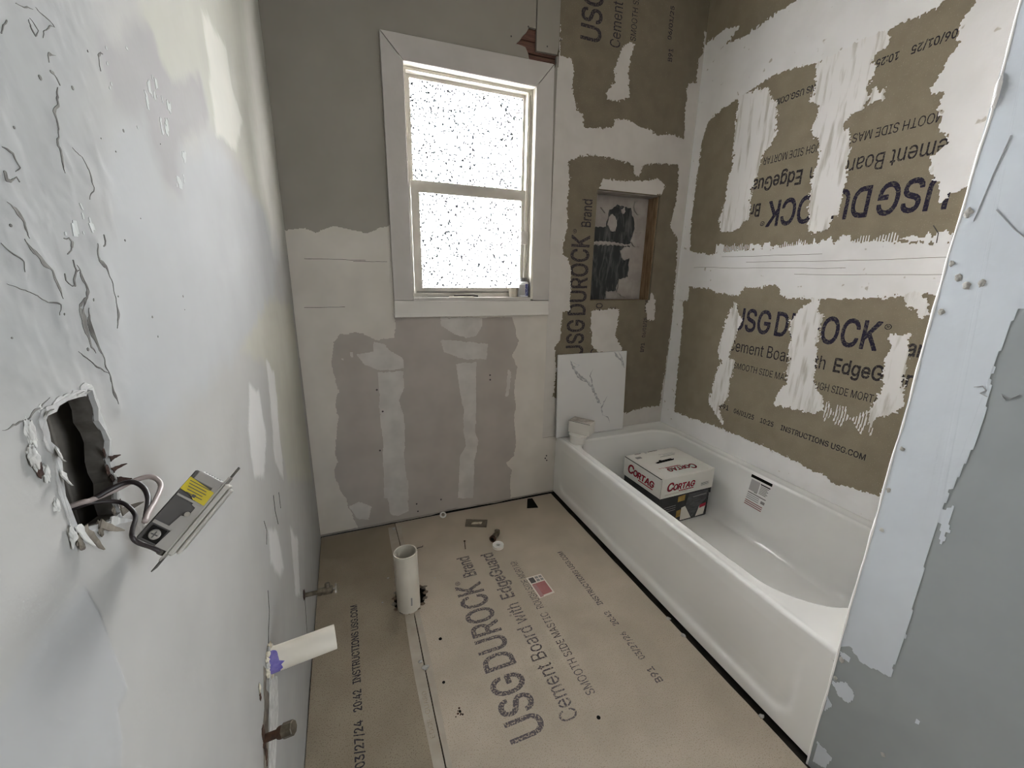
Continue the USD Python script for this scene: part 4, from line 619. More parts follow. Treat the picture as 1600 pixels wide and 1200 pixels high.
# printed label on the inner wall: follow the basin surface
def basin_x(y, z):
    zi = np.array([np.nan]); rows = []
    for p, zr in ring_list[10:34]:
        sel = p[(p[:, 0] > 1.75) & (p[:, 1] > -1.25) & (p[:, 1] < -.30)]; rows.append((zr, np.interp(y, sel[np.argsort(sel[:, 1]), 1], sel[np.argsort(sel[:, 1]), 0])))
    rows = sorted(rows); return np.interp(z, [r[0] for r in rows], [r[1] for r in rows])
def decal(u0, u1, v0, v1, off=.0008, th=.0004, skew=0.):
    """A thin printed rectangle on the inner wall: u along the wall from its left edge, v down from the rim."""
    n = 8; us, vs = np.linspace(u0, u1, n), np.linspace(v0, v1, n); V_ = []
    for o in (off, off + th):
        for v in vs:
            for u in us:
                y, z = -.728 - u + skew * v, .3535 - v; V_.append((basin_x(y, z) - o, y, z))
    F_ = []
    for i in range(n - 1):
        for j in range(n - 1):
            a = n * n + i * n + j; F_ += [[a, a + 1, a + n + 1], [a, a + n + 1, a + n]]
    m = trimesh.Trimesh(V_, F_, process=False); m.fix_normals(); 
    return m
lb = part(tub, 'warning_label', decal(0, .108, .012, .150), M['porcelain'], label='white printed label on the inner wall')
part(tub, 'label_strip', decal(.0, .108, -.004, .010, .0012), M['black'], label='black strip at the top of the label')
for a in ((.006, .052, .018, .072, 'print_pale'), (.056, .104, .020, .026, 'print_dark'), (.006, .100, .080, .085, 'print_grey'), (.035, .050, .066, .074, 'print_dark'), (.080, .100, .095, .108, 'print_grey')): part(lb, 'print', decal(*a[:4], .0014), M[a[4]])
for k in range(6): part(lb, 'print', decal(.058, .100 - .006 * (k % 2), .030 + .007 * k, .0335 + .007 * k, .0014), M['print_grey'])
for k in range(3): part(lb, 'print', decal(.006, .070, .090 + .009 * k, .095 + .009 * k, .0014), M['print_pale'])
for k in range(3): part(lb, 'print', decal(.006, .096, .120 + .009 * k, .125 + .009 * k, .0014), M['print_red'])

# ------------------------------------------------------------------ cartons in the tub
bz0, bz1, bz2 = .0683, .2275, .335
cx, cy = 1.7135, -.4475; bw, bd = .3435, .285
BR = np.array([[1, 0, 0], [0, 1, 0], [0, 0, 1.]]) ; th = math.radians(1.2); BR[:2, :2] = [[math.cos(th), -math.sin(th)], [math.sin(th), math.cos(th)]]
def inbox(m): return pose(m, BR, (cx, cy, 0))
wbx = thing('cardboard_box', 'white cardboard box with red lettering stacked on the black box in the tub', 'box', (cx, cy, bz1))
part(wbx, 'carton_body', inbox(cbox(-bw / 2, bw / 2, -bd / 2, bd / 2, bz1 + .0005, bz2 - .003, .0015)), M['carton_white'])
part(wbx, 'lid_flap', inbox(cbox(-bw / 2 + .004, bw / 2 + .001, -bd / 2 - .001, bd / 2, bz2 - .0029, bz2 - .0002, .001)), M['carton_white'], label='folded top flap of the box')
part(wbx, 'flap_gap', inbox(cbox(-bw / 2 - .0004, -bw / 2 + .0035, -bd / 2 + .004, bd / 2 - .002, bz2 - .0045, bz2 - .0020, .0003)), M['print_dark'])
def logo(w):
    ms = [meshkit.text_mesh('C', .054, .0004, True)]; x = ms[0].vertices[:, 0].max() + .002
    for ch in 'ORTAG':
        m = meshkit.text_mesh(ch, .038, .0004, True); m.vertices[:, 0] += x - m.vertices[:, 0].min(); x = m.vertices[:, 0].max() + .0025; ms.append(m)
    m = cat_(*ms); u = trimesh.creation.box((x * .52, .004, .0004)); u.apply_translation((x * .72, -.011, .0002)); m = cat_(m, u)
    m = cat_(*[pose(m, None, (dx, dy, 0)) for dx, dy in ((0, 0), (.0011, 0), (-.0011, 0), (0, .0009), (0, -.0009))]); m.vertices[:, 0] += .18 * m.vertices[:, 1]; m.vertices[:, 0] -= m.vertices[:, 0].min(); s = w / m.vertices[:, 0].max(); m.vertices[:, :2] *= s
    return m
def face(m, ex, ey, o): ex, ey = np.array(ex, float), np.array(ey, float); return pose(m, np.column_stack([ex, ey, np.cross(ex, ey)]), o)
lg = logo(.180)
part(wbx, 'printed_lettering', inbox(face(lg, (1, 0, 0), (0, 0, 1), (-.135, -bd / 2 - .0012, bz1 + .036))), M['red'])
part(wbx, 'printed_lettering', inbox(face(logo(.200), (0, -1, 0), (0, 0, 1), (-bw / 2 - .0006, .105, bz1 + .034))), M['red'])
part(wbx, 'printed_lettering', inbox(face(lg, (-1, 0, 0), (0, -1, 0), (.105, -.060, bz2 - .0001))), M['red'])
slotp = Polygon([(-.075, .014), (-.07, .004), (.045, .010), (.058, .024), (.044, .020), (.040, .030), (-.02, .026), (-.035, .034), (-.045, .022)])
sm = trimesh.creation.extrude_polygon(slotp, .0006, engine='earcut'); sm.vertices[:, 2] += bz2 - .0001; part(wbx, 'hand_slot', inbox(sm), M['black'], label='black torn hand slot in the top')
for x0_, x1_, y0_, y1_, c in ((-.11, -.07, .134, .139, 'print_dark'), (-.02, .045, .136, .140, 'print_dark'), (-.045, -.030, .128, .138, 'print_pale'), (.0, .10, .060, .064, 'print_grey'), (.03, .115, .072, .078, 'print_pale'), (.01, .11, .086, .089, 'print_pale'), (-.135, -.10, .085, .105, 'print_grey'), (-.108, .02, -.0475, -.0455, 'red')):
    part(wbx, 'print', inbox(cbox(x0_, x1_, y0_, y1_, bz2 - .0003, bz2 + .0003, 0)), M[c])
for x0_, x1_, z0_, z1_, c in ((.088, .140, .040, .042, 'print_grey'), (.088, .135, .035, .037, 'print_grey'), (.088, .142, .030, .032, 'print_grey'), (.088, .138, .025, .026, 'print_pale'), (-.145, .0, .018, .0195, 'print_red'), (-.145, .03, .012, .013, 'print_pale')):
    part(wbx, 'print', inbox(cbox(x0_, x1_, -bd / 2 - .0016, -bd / 2 - .0009, bz1 + z0_, bz1 + z1_, 0)), M[c])
part(wbx, 'edge_line', inbox(cbox(-bw / 2 - .0006, -bw / 2 + .001, -bd / 2 - .0012, -bd / 2 + .0022, bz1 + .001, bz2 - .006, .0002)), M['carton_grey'])
bbx = thing('cardboard_box', 'black cardboard box with gold and white print on the tub floor', 'box', (cx, cy, bz0))
part(bbx, 'carton_body', inbox(cbox(-bw / 2 + .006, bw / 2 - .010, -bd / 2 + .004, bd / 2 - .004, bz0, bz1, .002)), M['carton_black'])
yb = -bd / 2 + .0035
def fp(pts, m, lift=.0004):
    mm = trimesh.creation.extrude_polygon(Polygon(pts), .0006, engine='earcut'); part(bbx, 'print', inbox(face(mm, (1, 0, 0), (0, 0, 1), (0, yb - lift + .0004, bz0))), M[m])
fp([(-.02, .008), (.055, .008), (.005, .085), (-.02, .08)], 'carton_side'); fp([(.085, .008), (.140, .010), (.148, .075), (.105, .070)], 'carton_side'); fp([(.105, .052), (.147, .058), (.148, .076), (.106, .071)], 'red', .0008)
fp([(-.05, .118), (-.005, .120), (-.003, .152), (-.05, .148)], 'gold'); fp([(-.05, .030), (-.022, .032), (-.022, .072), (-.05, .068)], 'gold')
fp([(.005, .085), (.06, .010), (.10, .060), (.145, .10), (.15, .152), (.02, .150)], 'photo_grey'); fp([(.05, .125), (.14, .128), (.14, .133), (.05, .130)], 'print_grey', .0009); fp([(.045, .104), (.13, .108), (.13, .112), (.045, .108)], 'print_dark', .0009)
for k in range(3): fp([(-.135, .10 - .012 * k), (-.06, .102 - .012 * k), (-.06, .105 - .012 * k), (-.135, .103 - .012 * k)], 'print_grey')
part(bbx, 'flap', inbox(cbox(bw / 2 - .0098, bw / 2 - .002, -bd / 2 + .003, -bd / 2 + .03, bz1 - .03, bz1 - .001, .001)), M['carton_black'], label='folded corner flap of the black box')

# ------------------------------------------------------------------ tile, small carton and cup on the tub corner
tile = thing('marble_tile', 'square white marble-look tile leaning on the wall at the tub corner', 'tile', (1.49, -.03, RIM))
tw_, th_ = .456, .478
tlt = math.atan2(.028, th_); TM = np.array([[1, 0, .0], [0, math.cos(tlt), math.sin(tlt)], [0, -math.sin(tlt), math.cos(tlt)]]).T
TM = np.array([[1, 0, 0], [0, math.cos(tlt), math.sin(tlt)], [0, -math.sin(tlt), math.cos(tlt)]])
def ontile(m): return pose(m, TM, (1.2625, -.0415, RIM + .0015))
part(tile, 'tile_body', ontile(cbox(0, tw_, 0, .009, 0, th_, .0012)), M['marble'])
tc = lambda x, y: ((x - 75) / 725 * tw_, (955 - y) / 860 * th_)
def vein(pts, w, m='vein', seed=0):
    A = np.array([tc(*p) for p in pts]); g = LineString(A).segmentize(.006); A = np.array(g.coords); n = len(A)
    A = A + .005 * 2 * np.column_stack([meshkit.fbm(np.column_stack([A * 60, np.zeros(n) + seed]), 3, 1) - .5, meshkit.fbm(np.column_stack([A * 60, np.zeros(n) + seed + 5]), 3, 2) - .5])
    T = np.gradient(A, axis=0); T /= np.linalg.norm(T, axis=1, keepdims=True) + 1e-9; N = np.column_stack([-T[:, 1], T[:, 0]]); wd = w * (.2 + 1.3 * meshkit.noise(np.column_stack([A * 90, np.zeros(n)]), seed)) * np.clip(np.minimum(np.arange(n), n - 1 - np.arange(n)) / 5, .1, 1)
    gp = Polygon(np.vstack([A + N * wd[:, None], (A - N * wd[:, None])[::-1]])).buffer(0).intersection(sbox(.001, .001, tw_ - .001, th_ - .001))
    ms = [trimesh.creation.extrude_polygon(p, .0006, engine='earcut') for p in polys_of(gp)]
    if ms: m_ = onto('back', cat_(*ms)); part(tile, 'vein', ontile(pose(m_, None, (0, .0003, 0))), M[m])
for i, (pts, w, m) in enumerate((([(195, 150), (230, 230), (270, 290), (330, 350), (400, 410), (460, 510), (500, 600), (540, 650)], .0055, 'vein'), ([(240, 250), (280, 330), (340, 375), (400, 390)], .0030, 'vein'), ([(440, 265), (405, 330), (430, 400), (460, 500)], .0026, 'vein'), ([(655, 90), (690, 150), (740, 190), (785, 280)], .0055, 'vein'), ([(700, 100), (740, 160), (770, 210)], .0022, 'vein'), ([(605, 565), (570, 630), (545, 690), (560, 770)], .0032, 'vein'), ([(560, 770), (620, 800), (650, 870)], .0024, 'vein'), ([(200, 160), (290, 215), (240, 240)], .0016, 'vein_soft'), ([(430, 580), (460, 610)], .002, 'vein_soft'))):
    vein(pts, w * 1.4, m, i)
cup = thing('spackle_cup', 'small round white plastic tub under the carton on the tub corner', 'tub', (1.352, -.128, RIM))
part(cup, 'cup_body', pose(lathe([(0, 0), (.041, 0), (.0425, .002), (.0465, .040), (.0465, .042), (0, .042)]), None, (1.352, -.128, RIM - .0002)), M['cup_white'], 40)
part(cup, 'cup_rim', pose(lathe([(0, .0425), (.052, .0425), (.0525, .044), (.0525, .0495), (.051, .0505), (0, .0505)]), None, (1.352, -.128, RIM)), M['cup_white'], 40)
sc_ = thing('small_carton', 'little white carton balanced on the round plastic tub', 'box', (1.383, -.12, RIM + .0515))
ca = math.atan2(-.138, .0927); 
p0, p1 = np.array([1.2912, -.0537]), np.array([1.3821, -.1893])
ex = (p1 - p0) / np.linalg.norm(p1 - p0); l1 = .126; ey = np.array([-ex[1], ex[0]]); l2 = .074; o_ = p1 - ex * l1
CM = np.column_stack([np.append(ex, 0), np.append(ey, 0), [0, 0, 1.]])
part(sc_, 'carton_body', pose(cbox(0, l1, 0, l2, 0, .070, .001), CM, np.append(o_, RIM + .0515)), M['carton_white'])
part(sc_, 'lid_print', pose(cbox(.002, l1 - .002, .002, l2 - .002, .0698, .0704, 0), CM, np.append(o_, RIM + .0515)), M['carton_grey'], label='grey printed top of the carton')
part(sc_, 'lid_edge', pose(cbox(-.0006, l1 + .0004, -.0008, .0012,   .0655, .0692, .0003), CM, np.append(o_, RIM + .0515)), M['print_grey'])

# ------------------------------------------------------------------ pipes and valves
def pipe(c, d, ln, ro, ri):
    m = lathe([(ri, 0), (ri, ln - .002), (ri + .0008, ln), (ro - .0008, ln), (ro, ln - .002), (ro, 0), (ri, 0)], 48); return pose(m, align(np.array(d) / np.linalg.norm(d)), c)
fp_ = thing('drain_pipe', 'white plastic drain pipe standing up from the broken floor hole', 'pipe', (.342, -.586, -.05))
part(fp_, 'pipe_body', pipe((.3425, -.586, -.0495), (-.012, .010, 1), .296, .0445, .0385), M['pvc'], 40)
part(fp_, 'printed_mark', pose(cbox(-.003, .003, -.0004, .0006, 0, .035, 0), trimesh.transformations.rotation_matrix(.02, (0, 1, 0))[:3, :3], (.3475, -.6300, .035)), M['print_grey'])
rb = hole.buffer(.001)
for k in range(14):                                                   # crumbled edge of the floor hole
    a = 2 * np.pi * k / 14; q = rb.exterior.interpolate(k / 14, normalized=True)
    part(fl, 'broken_edge', blob((q.x, q.y, -.0025), .0095, k + 40, (1.2, 1.0, .5), .55), M['grey_paper' if k % 2 else 'rim_brown'], True)
wpipe = thing('drain_pipe', 'white plastic waste pipe sticking out of the left wall with purple primer', 'pipe', (0, -1.19, .52))
PA, PB = np.array(PIPEW[0]), np.array(PIPEW[1]); dv = (PB - PA); lnp = np.linalg.norm(dv)
part(wpipe, 'pipe_body', pipe(PA - dv / lnp * .02, dv, lnp + .02, .0242, .0205), M['pvc'], 40)
pm_ = blob((0, 0, 0), 1, 5, (1, 1, 1), .0, 3); 
prim = pose(trimesh.creation.cylinder(radius=.0249, height=.020, sections=32), align(dv / lnp), PA + dv / lnp * .013); prim.vertices += .0006 * (rng.random(prim.vertices.shape) - .5)
def primer():
    n, k = 26, 14; V_ = []; F_ = []; A = align(dv / lnp)
    for j in range(k):
        for i in range(n):
            a = np.pi * (1.02 + .75 * i / (n - 1)); t = j / (k - 1); s_ = .002 + t * (.018 + .010 * meshkit.noise(np.array([i * .5, 1, 2]), 4)) * math.sin(np.pi * (i + .5) / n) ** .4
            V_.append(A @ (np.array([.0246 * math.cos(a + PRIM), .0246 * math.sin(a + PRIM), s_])) + PA)
    for j in range(k - 1):
        for i in range(n - 1):
            a = j * n + i; F_ += [[a, a + 1, a + n + 1], [a, a + n + 1, a + n]]
    return trimesh.Trimesh(V_, F_, process=False)
PRIM = 0.
part(wpipe, 'primer_stain', primer(), M['purple'], True, 'purple primer stain on the pipe')
for k in range(18):
    a = 2 * np.pi * k / 18; q = PA + align(dv / lnp) @ np.array([.027 * math.cos(a), .027 * math.sin(a), 0]); q[0] = .002
    part(wl, 'broken_edge', blob(q, .006, k + 70, (.7, 1, 1), .9), M['caulk' if k % 3 else 'pale_paper'], True)
vlv = thing('angle_stop', 'small worn brass stop valve on the far pipe stub', 'valve', (0, -.693, .246))
VA, VB = np.array(VALVE[0]), np.array(VALVE[1]); dV = VB - VA; lv = np.linalg.norm(dV); AV = align(dV / lv)
def alongv(prof, n=20): return pose(lathe(prof, n), AV, VA)
part(vlv, 'pipe_stub', alongv([(0, -.03), (.007, -.03), (.007, lv * .5), (0, lv * .5)]), M['old_brass'], 40)
part(vlv, 'compression_nut', alongv([(0, lv * .42), (.0125, lv * .42), (.0125, lv * .55), (.010, lv * .56), (0, lv * .56)], 6), M['old_brass'])
part(vlv, 'valve_body', alongv([(0, lv * .55), (.011, lv * .55), (.0125, lv * .62), (.0125, lv * .85), (.009, lv * .88), (0, lv * .88)]), M['old_brass'], 40)
part(vlv, 'outlet', pose(lathe([(0, 0), (.008, 0), (.008, .022), (.0065, .024), (0, .024)], 16), align((0, .3, 1)), VA + dV * .72), M['old_brass'], 40)
part(vlv, 'handle', pose(trimesh.creation.extrude_polygon(Point(0, 0).buffer(.021, quad_segs=8).buffer(-.001), .006), AV @ np.diag([.55, 1, 1]), VA + dV * .94), M['chrome_worn'], label='pale oval valve handle')
part(vlv, 'stem', alongv([(0, lv * .86), (.0035, lv * .86), (.0035, lv), (0, lv)]), M['chrome_worn'], 40)
part(wl, 'broken_edge', blob((.001, VA[1], VA[2]), .014, 5, (.3, 1, 1.2), .7), M['brown_paper'], True)
rst = thing('pipe_stub', 'rusty brown capped pipe stub low on the left wall', 'pipe', (0, -1.30, .45))
RA, RBt = np.array(RUST[0]), np.array(RUST[1]); dR = RBt - RA; lr = np.linalg.norm(dR); AR = align(dR / lr)
part(rst, 'pipe_body', pose(lathe([(0, -.02), (.007, -.02), (.007, lr * .6), (0, lr * .6)], 20), AR, RA), M['rust'], 40)
part(rst, 'coupling', pose(lathe([(0, lr * .48), (.0095, lr * .48), (.0105, lr * .54), (.0105, lr * .66), (.0095, lr * .68), (0, lr * .68)], 20), AR, RA), M['rust'], 40)
part(rst, 'cap', pose(lathe([(0, lr * .66), (.0125, lr * .66), (.0125, lr * .98), (.011, lr), (0, lr)], 8), AR, RA), M['old_brass'])
for k, (dy, dz, r, m) in enumerate(((0, .014, .010, 'rust'), (-.004, -.012, .011, 'rust'), (-.006, -.030, .009, 'rust'), (.02, .075, .006, 'rust'), (.025, .09, .007, 'caulk'), (-.012, -.044, .006, 'rust'))):
    part(wl, 'rust_stain', blob((.001, RA[1] + dy, RA[2] + dz), r, k + 9, (.18, .8, 1.2), .8, 3), M[m], True)

# ------------------------------------------------------------------ hanging light switch
T_, R3 = np.array(DEV[0]), np.array(DEV[1]); Ld, Dd, wd_ = .067, .030, .042
def dev(m): return pose(m, R3, T_)
sw = thing('light_switch', 'unscrewed light switch with a yellow sticker hanging by its wires', 'switch', tuple(T_))
part(sw, 'body', dev(cbox(-Ld / 2, Ld / 2, -Dd / 2, Dd / 2 - .004, 0, wd_, .0012)), M['device_dark'])
part(sw, 'end_cap', dev(cat_(cbox(Ld / 2 - .008, Ld / 2 + .0006, -Dd / 2 + .003, Dd / 2 - .004, -.0006, wd_ + .0004, .0008))), M['device_grey'])
pf = trimesh.creation.extrude_polygon(Polygon([(-Ld / 2 + .001, Dd / 2 - .004), (-Ld / 2 + .001, .001), (-.017, .003), (-.016, -.001), (-.004, .001), (-.003, .006), (.006, .006), (.007, .002), (.019, .003), (.020, .007), (Ld / 2 - .004, .006), (Ld / 2 - .004, Dd / 2 - .004)]), .0012, engine='earcut'); pf.vertices[:, 2] -= .0012
part(sw, 'front_housing', dev(pf), M['device_grey'], label='pale grey front half of the housing')
part(sw, 'strap', dev(cbox(-.041, .041, Dd / 2 - .0042, Dd / 2 - .0028, -.001, wd_ + .001, .0003)), M['galv'])
part(sw, 'strap', dev(cbox(-.0525, -.041, Dd / 2 - .0040, Dd / 2 - .0030, wd_ / 2 - .011, wd_ / 2 + .011, .0003)), M['steel_dark'], label='dark metal mounting ear'); part(sw, 'strap', dev(cbox(.041, .0525, Dd / 2 - .0040, Dd / 2 - .0030, wd_ / 2 - .011, wd_ / 2 + .011, .0003)), M['steel_dark'], label='dark metal mounting ear')
part(sw, 'frame', dev(cbox(-.0345, .0345, Dd / 2 - .0027, Dd / 2 + .002, -.0005, wd_ + .0005, .001)), M['device_light'], label='ivory front frame of the switch')
part(sw, 'paddle', dev(cbox(-.032, .032, Dd / 2 + .0021, Dd / 2 + .0055, .004, wd_ - .004, .0012)), M['device_light'])
yl = trimesh.creation.extrude_polygon(Polygon([(.0145, -Dd / 2 + .0006), (.0265, -Dd / 2 + .0006), (.0235, .010), (.0105, .0105), (.011, .000), (.0135, -.004)]), .0004, engine='earcut'); yl.vertices[:, 2] -= .0018
ys_ = part(sw, 'sticker', dev(yl), M['yellow'], label='yellow warning sticker')
for k in range(5):
    a = .0240 - .0024 * k; part(ys_, 'print', dev(cbox(a - .0006, a, -.0125 + .001 * k, .0060 - .0015 * (k % 2), -.00205, -.0017, 0)), M['print_dark'])
part(ys_, 'print', dev(cbox(.0125, .0150, -.0030, .0000, -.00205, -.0017, 0)), M['print_dark'])
lb2 = part(sw, 'end_label', dev(cbox(Ld / 2 + .0006, Ld / 2 + .0012, -Dd / 2 + .006, Dd / 2 - .006, .001, .016, 0)), M['cup_white'], label='white printed label on the end')
for k in range(6): part(lb2, 'print', dev(cbox(Ld / 2 + .0011, Ld / 2 + .0015, -Dd / 2 + .0075 + .0026 * k, -Dd / 2 + .0088 + .0026 * k, .003, .009 + .002 * (k % 3), 0)), M['print_dark'])
part(sw, 'terminal_recess', dev(cbox(-.0310, -.0190, -.0112, .0010, -.0016, -.0002, .0003)), M['black'])
scw = part(sw, 'terminal_screw', dev(pose(lathe([(0, 0), (.0042, 0), (.0044, .0006), (.0044, .0014), (.0036, .0022), (0, .0024)], 24), np.diag([1, 1, -1.]), (-.0250, -.0050, -.0012))), M['galv'], 40)
part(scw, 'slot', dev(cat_(cbox(-.0278, -.0222, -.0055, -.0045, -.0039, -.0034, 0), cbox(-.0255, -.0245, -.0078, -.0022, -.0039, -.0034, 0))), M['print_dark'])
part(sw, 'rivet', dev(pose(trimesh.creation.cylinder(radius=.0022, height=.002, sections=16), None, (-.001, .0045, -.0022))), M['galv'], 40)
part(sw, 'ridge', dev(cbox(-.018, -.015, -.0135, .003, -.0010, -.0001, .0003)), M['device_grey']); part(sw, 'ridge', dev(cbox(.0085, .0105, -.0135, .0085, -.0014, -.0001, .0003)), M['device_grey'])
for q, r, m, lab in ((WIRE[0], .0021, 'wire_grey', 'grey wire looping to the switch'), (WIRE[1], .0021, 'wire_black', 'thick black wire looping to the switch'), (WIRE[2], .0017, 'wire_black', 'thin black wire hanging under the others')):
    q = [(-.07, q[0][1] - .012, q[0][2] - .012)] + list(map(tuple, q))
    part(sw, 'wire', tube(q, r, 10, 6), M[m], True, lab)
part(sw, 'wire_end', dev(pose(trimesh.creation.cylinder(radius=.003, height=.010, sections=14), align((1, 0, 0)), (-Ld / 2 + .001, .008, .004))), M['steel_dark'], 40)

# ------------------------------------------------------------------ on the sill
bt = thing('bottle', 'white bottle with a blue label on the window sill', 'bottle', (1.0655, .022, 1.159))
bx, by, bz = 1.0545, .012, 1.1592
part(bt, 'bottle_body', pose(lathe([(0, 0), (.027, 0), (.0285, .002), (.0285, .066), (.026, .072), (.018, .076), (.018, .080), (0, .080)], 36), None, (bx, by, bz)), M['bottle_white'], 40)
def wrap(a0, a1, z0, z1, r, n=20):
    a = np.linspace(a0, a1, n); V_ = np.vstack([np.column_stack([r * np.cos(a), r * np.sin(a), np.full(n, z)]) for z in (z0, z1)]); return trimesh.Trimesh(V_, [f for i in range(n - 1) for f in ([i, i + 1, i + n + 1], [i, i + n + 1, i + n])], process=False)
part(bt, 'label', pose(wrap(-1.55, .3, .006, .064, .0290), None, (bx, by, bz)), M['bottle_blue'], True, 'dark blue printed label')
part(bt, 'label', pose(wrap(-2.6, -1.6, .010, .060, .0290), None, (bx, by, bz)), M['print_pale'], True, 'pale grey printed label')
part(bt, 'cap', pose(lathe([(0, .0765), (.0195, .0765), (.0195, .092), (.0185, .094), (0, .094)], 30), None, (bx, by, bz)), M['cap_grey'], 40)
c2 = thing('cup', 'small dull metal cup beside the bottle on the sill', 'cup', (1.003, .012, 1.159))
part(c2, 'cup_body', pose(lathe([(0, .0), (.0195, .0), (.0205, .002), (.0255, .044), (.0245, .044), (.019, .004), (0, .004)], 30), None, (1.0005, .010, bz)), M['cup_metal'], 40)
part(c2, 'cup_rim', pose(trimesh.creation.torus(.0252, .0012, 30, 8), None, (1.0005, .010, bz + .0442)), M['galv'], True)
tr = thing('putty_knife', 'thin dark putty knife lying along the window sill', 'putty knife', (.74, .02, 1.16))
part(tr, 'blade', cbox(.555, .70, .004, .026, bz, bz + .0015, .0003), M['steel_dark']); part(tr, 'handle', tube([(.695, .014, bz + .005), (.75, .014, bz + .006), (.80, .014, bz + .0055), (.815, .014, bz + .004)], (.005), 10, 5), M['steel_dark'], True)
single('paper_scrap', cbox(.665, .785, -.017, .000, bz, bz + .003, .0005), M['label_white'], 'long pale paper scrap at the middle of the sill', 'paper')
single('paper_scrap', cbox(.499, .562, -.016, .004, bz, bz + .0035, .0005), M['pale_paper'], 'short pale scrap at the left end of the sill', 'paper')

# ------------------------------------------------------------------ debris on the floor
tp = thing('thread_seal_tape', 'small white roll of plumbing tape on the floor', 'tape roll', (*PT['roll'], 0))
px_, py_ = PT['roll']
part(tp, 'spool', pose(lathe([(.0105, 0), (.027, 0), (.027, .0015), (.0255, .0015), (.0255, .0115), (.027, .0115), (.027, .013), (.0105, .013), (.0105, 0)], 36), None, (px_, py_ + .012, .0002)), M['cup_white'], 40)
part(tp, 'tape', pose(lathe([(.012, .0016), (.0258, .0016), (.0258, .0114), (.012, .0114), (.012, .0016)], 36), None, (px_, py_ + .012, .0002)), M['label_white'], 40)
part(tp, 'hub', pose(lathe([(0, .001), (.0104, .001), (.0104, .006), (0, .006)], 24), None, (px_, py_ + .012, .0002)), M['galv'], 40)
pg = thing('pipe_fitting', 'dark pipe elbow fitting beside the white tape roll', 'fitting', (*PT['plug'], 0))
ex_, ey_ = PT['plug']
part(pg, 'elbow', tube([(ex_ - .016, ey_ + .0, .015), (ex_ + .000, ey_ + .018, .016), (ex_ + .016, ey_ + .030, .018), (ex_ + .018, ey_ + .034, .034)], .0135, 16, 6), M['old_brass'], True)
part(pg, 'collar', pose(trimesh.creation.annulus(.010, .0165, .010, sections=24), align((-.8, -.7, 0)), (ex_ - .018, ey_ - .002, .0168)), M['rust'], 40)
part(pg, 'bore', pose(trimesh.creation.cylinder(radius=.011, height=.002, sections=24), align((-.8, -.7, 0)), (ex_ - .0205, ey_ - .004, .0168)), M['black'])
single('plastic_ring', pose(trimesh.creation.torus(.0135, .0045, 28, 12), trimesh.transformations.rotation_matrix(.6, (1, 0, 0))[:3, :3], (PT['ring'][0], PT['ring'][1] - .010, .0115)), M['cup_white'], 'small white plastic ring by the foot of the window wall', 'ring', True)
pq = Polygon(PLATE); cpl = pq.centroid
pl = thing('strike_plate', 'flat metal strike plate with an oblong slot on the floor', 'plate', (cpl.x, cpl.y, 0))
inn_ = shapely.affinity.translate(shapely.affinity.scale(pq, .50, .34), .002, .0)
part(pl, 'plate', slab('floor', pq.difference(inn_), .0002, .0022), M['plate_tan']); part(pl, 'recess', slab('floor', inn_, .0001, .0006), M['caulk'], label='pale slot in the plate')
lq = thing('paper_label', 'small torn red and white paper label on the floor', 'label', (*np.mean(STICK, 0), 0))
S_ = np.array(STICK); bl = lambda s, t: tuple((1 - s) * (1 - t) * S_[0] + s * (1 - t) * S_[1] + s * t * S_[2] + (1 - s) * t * S_[3])
bq = lambda s0, s1, t0, t1: Polygon([bl(s0, t0), bl(s1, t0), bl(s1, t1), bl(s0, t1)])
part(lq, 'paper', slab('floor', bq(0, 1, 0, 1).segmentize(.008), .0002, .0008), M['label_white'])
part(lq, 'red_panel', slab('floor', bq(.10, .92, .36, .93), .0007, .0011), M['label_red']); part(lq, 'dark_panel', slab('floor', bq(.08, .30, .40, .98), .0010, .0013), M['print_red'])
part(lq, 'print', slab('floor', bq(.10, .42, .06, .31), .0007, .0012), M['print_dark'])
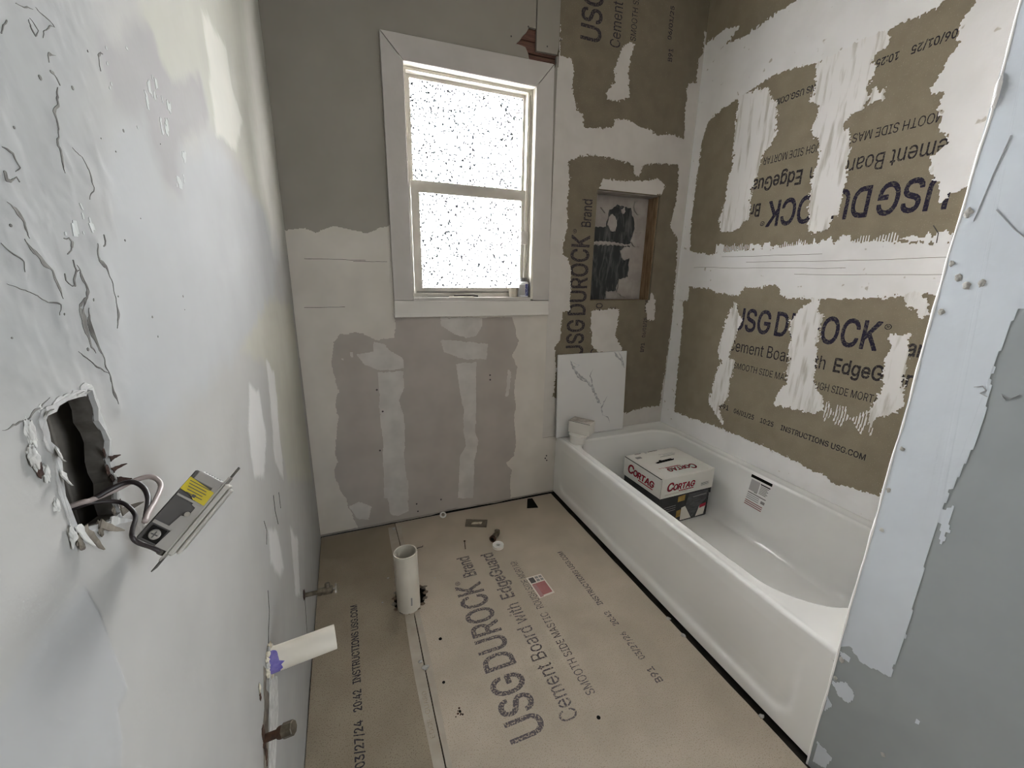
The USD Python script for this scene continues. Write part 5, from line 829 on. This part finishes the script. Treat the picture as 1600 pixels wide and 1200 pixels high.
for k in range(4): part(lq, 'print', slab('floor', bq(.50 + .26 * (k % 2), .70 + .24 * (k % 2), .06 + .14 * (k // 2), .16 + .14 * (k // 2)), .0007, .0012), M['print_grey'])
single('plastic_scrap', slab('floor', Polygon(SCRAP).segmentize(.01), .0002, .0030), M['black'], 'black tapered plastic scrap near the tub corner', 'scrap')
(nx0, ny0), (nx1, ny1) = PT['nail']
nl = thing('nail', 'single rusty nail lying on the floor board', 'nail', (nx0, ny0, 0))
part(nl, 'shank', tube([(nx0, ny0, .0022), (nx1, ny1, .0022)], .0018, 8, 1), M['rust']); part(nl, 'head', pose(trimesh.creation.cylinder(radius=.0042, height=.0015, sections=14), align((nx0 - nx1, ny0 - ny1, 0)), (nx0, ny0, .0044)), M['rust'])
(tx0, ty0), (tx1, ty1) = PT['twig']
single('wire_scrap', tube([(tx0 - .01, ty0, .002), ((tx0 + tx1) / 2, ty0 + .004, .003), (tx1, ty1, .002), (tx1 + .003, ty1 + .006, .003)], .0017, 8, 4), M['steel_dark'], 'short dark bent wire behind the standing drain pipe', 'wire', True)
CL = ['white plaster crumb on the seam by the window wall', 'largest white plaster crumb on the taped seam', 'small white crumb beside the taped seam', 'tiny crumb left of the standing drain pipe', 'tiny crumb right of the standing drain pipe', 'pale crumb between the drain pipe and the left wall', 'tiny crumb beside the broken floor hole', None, None, None, None, None]
for i, (x, y) in enumerate(PT['crumb']):
    if CL[i] is None or i == 5: continue
    r = (.008, .0095, .006, .004, .003, .004, .003)[i]
    single('plaster_crumb', blob((x, y, r * .45), r, i + 3, (1.1, .9, .5), .7), M['pale_paper'], CL[i], 'crumb', True, group=None)
for i, (x, y, lab) in enumerate(((1.262, -1.005, 'pale crumb on the gap along the tub apron, farther one'), (1.258, -1.085, 'pale crumb on the gap along the tub apron, nearer one'), (1.266, -1.395, 'pale crumb by the near foot of the tub'))):
    single('plaster_crumb', blob((x, y, .003), .006, i + 30, (1.3, 1.1, .5), .9), M['pale_paper'], lab, 'crumb', True)
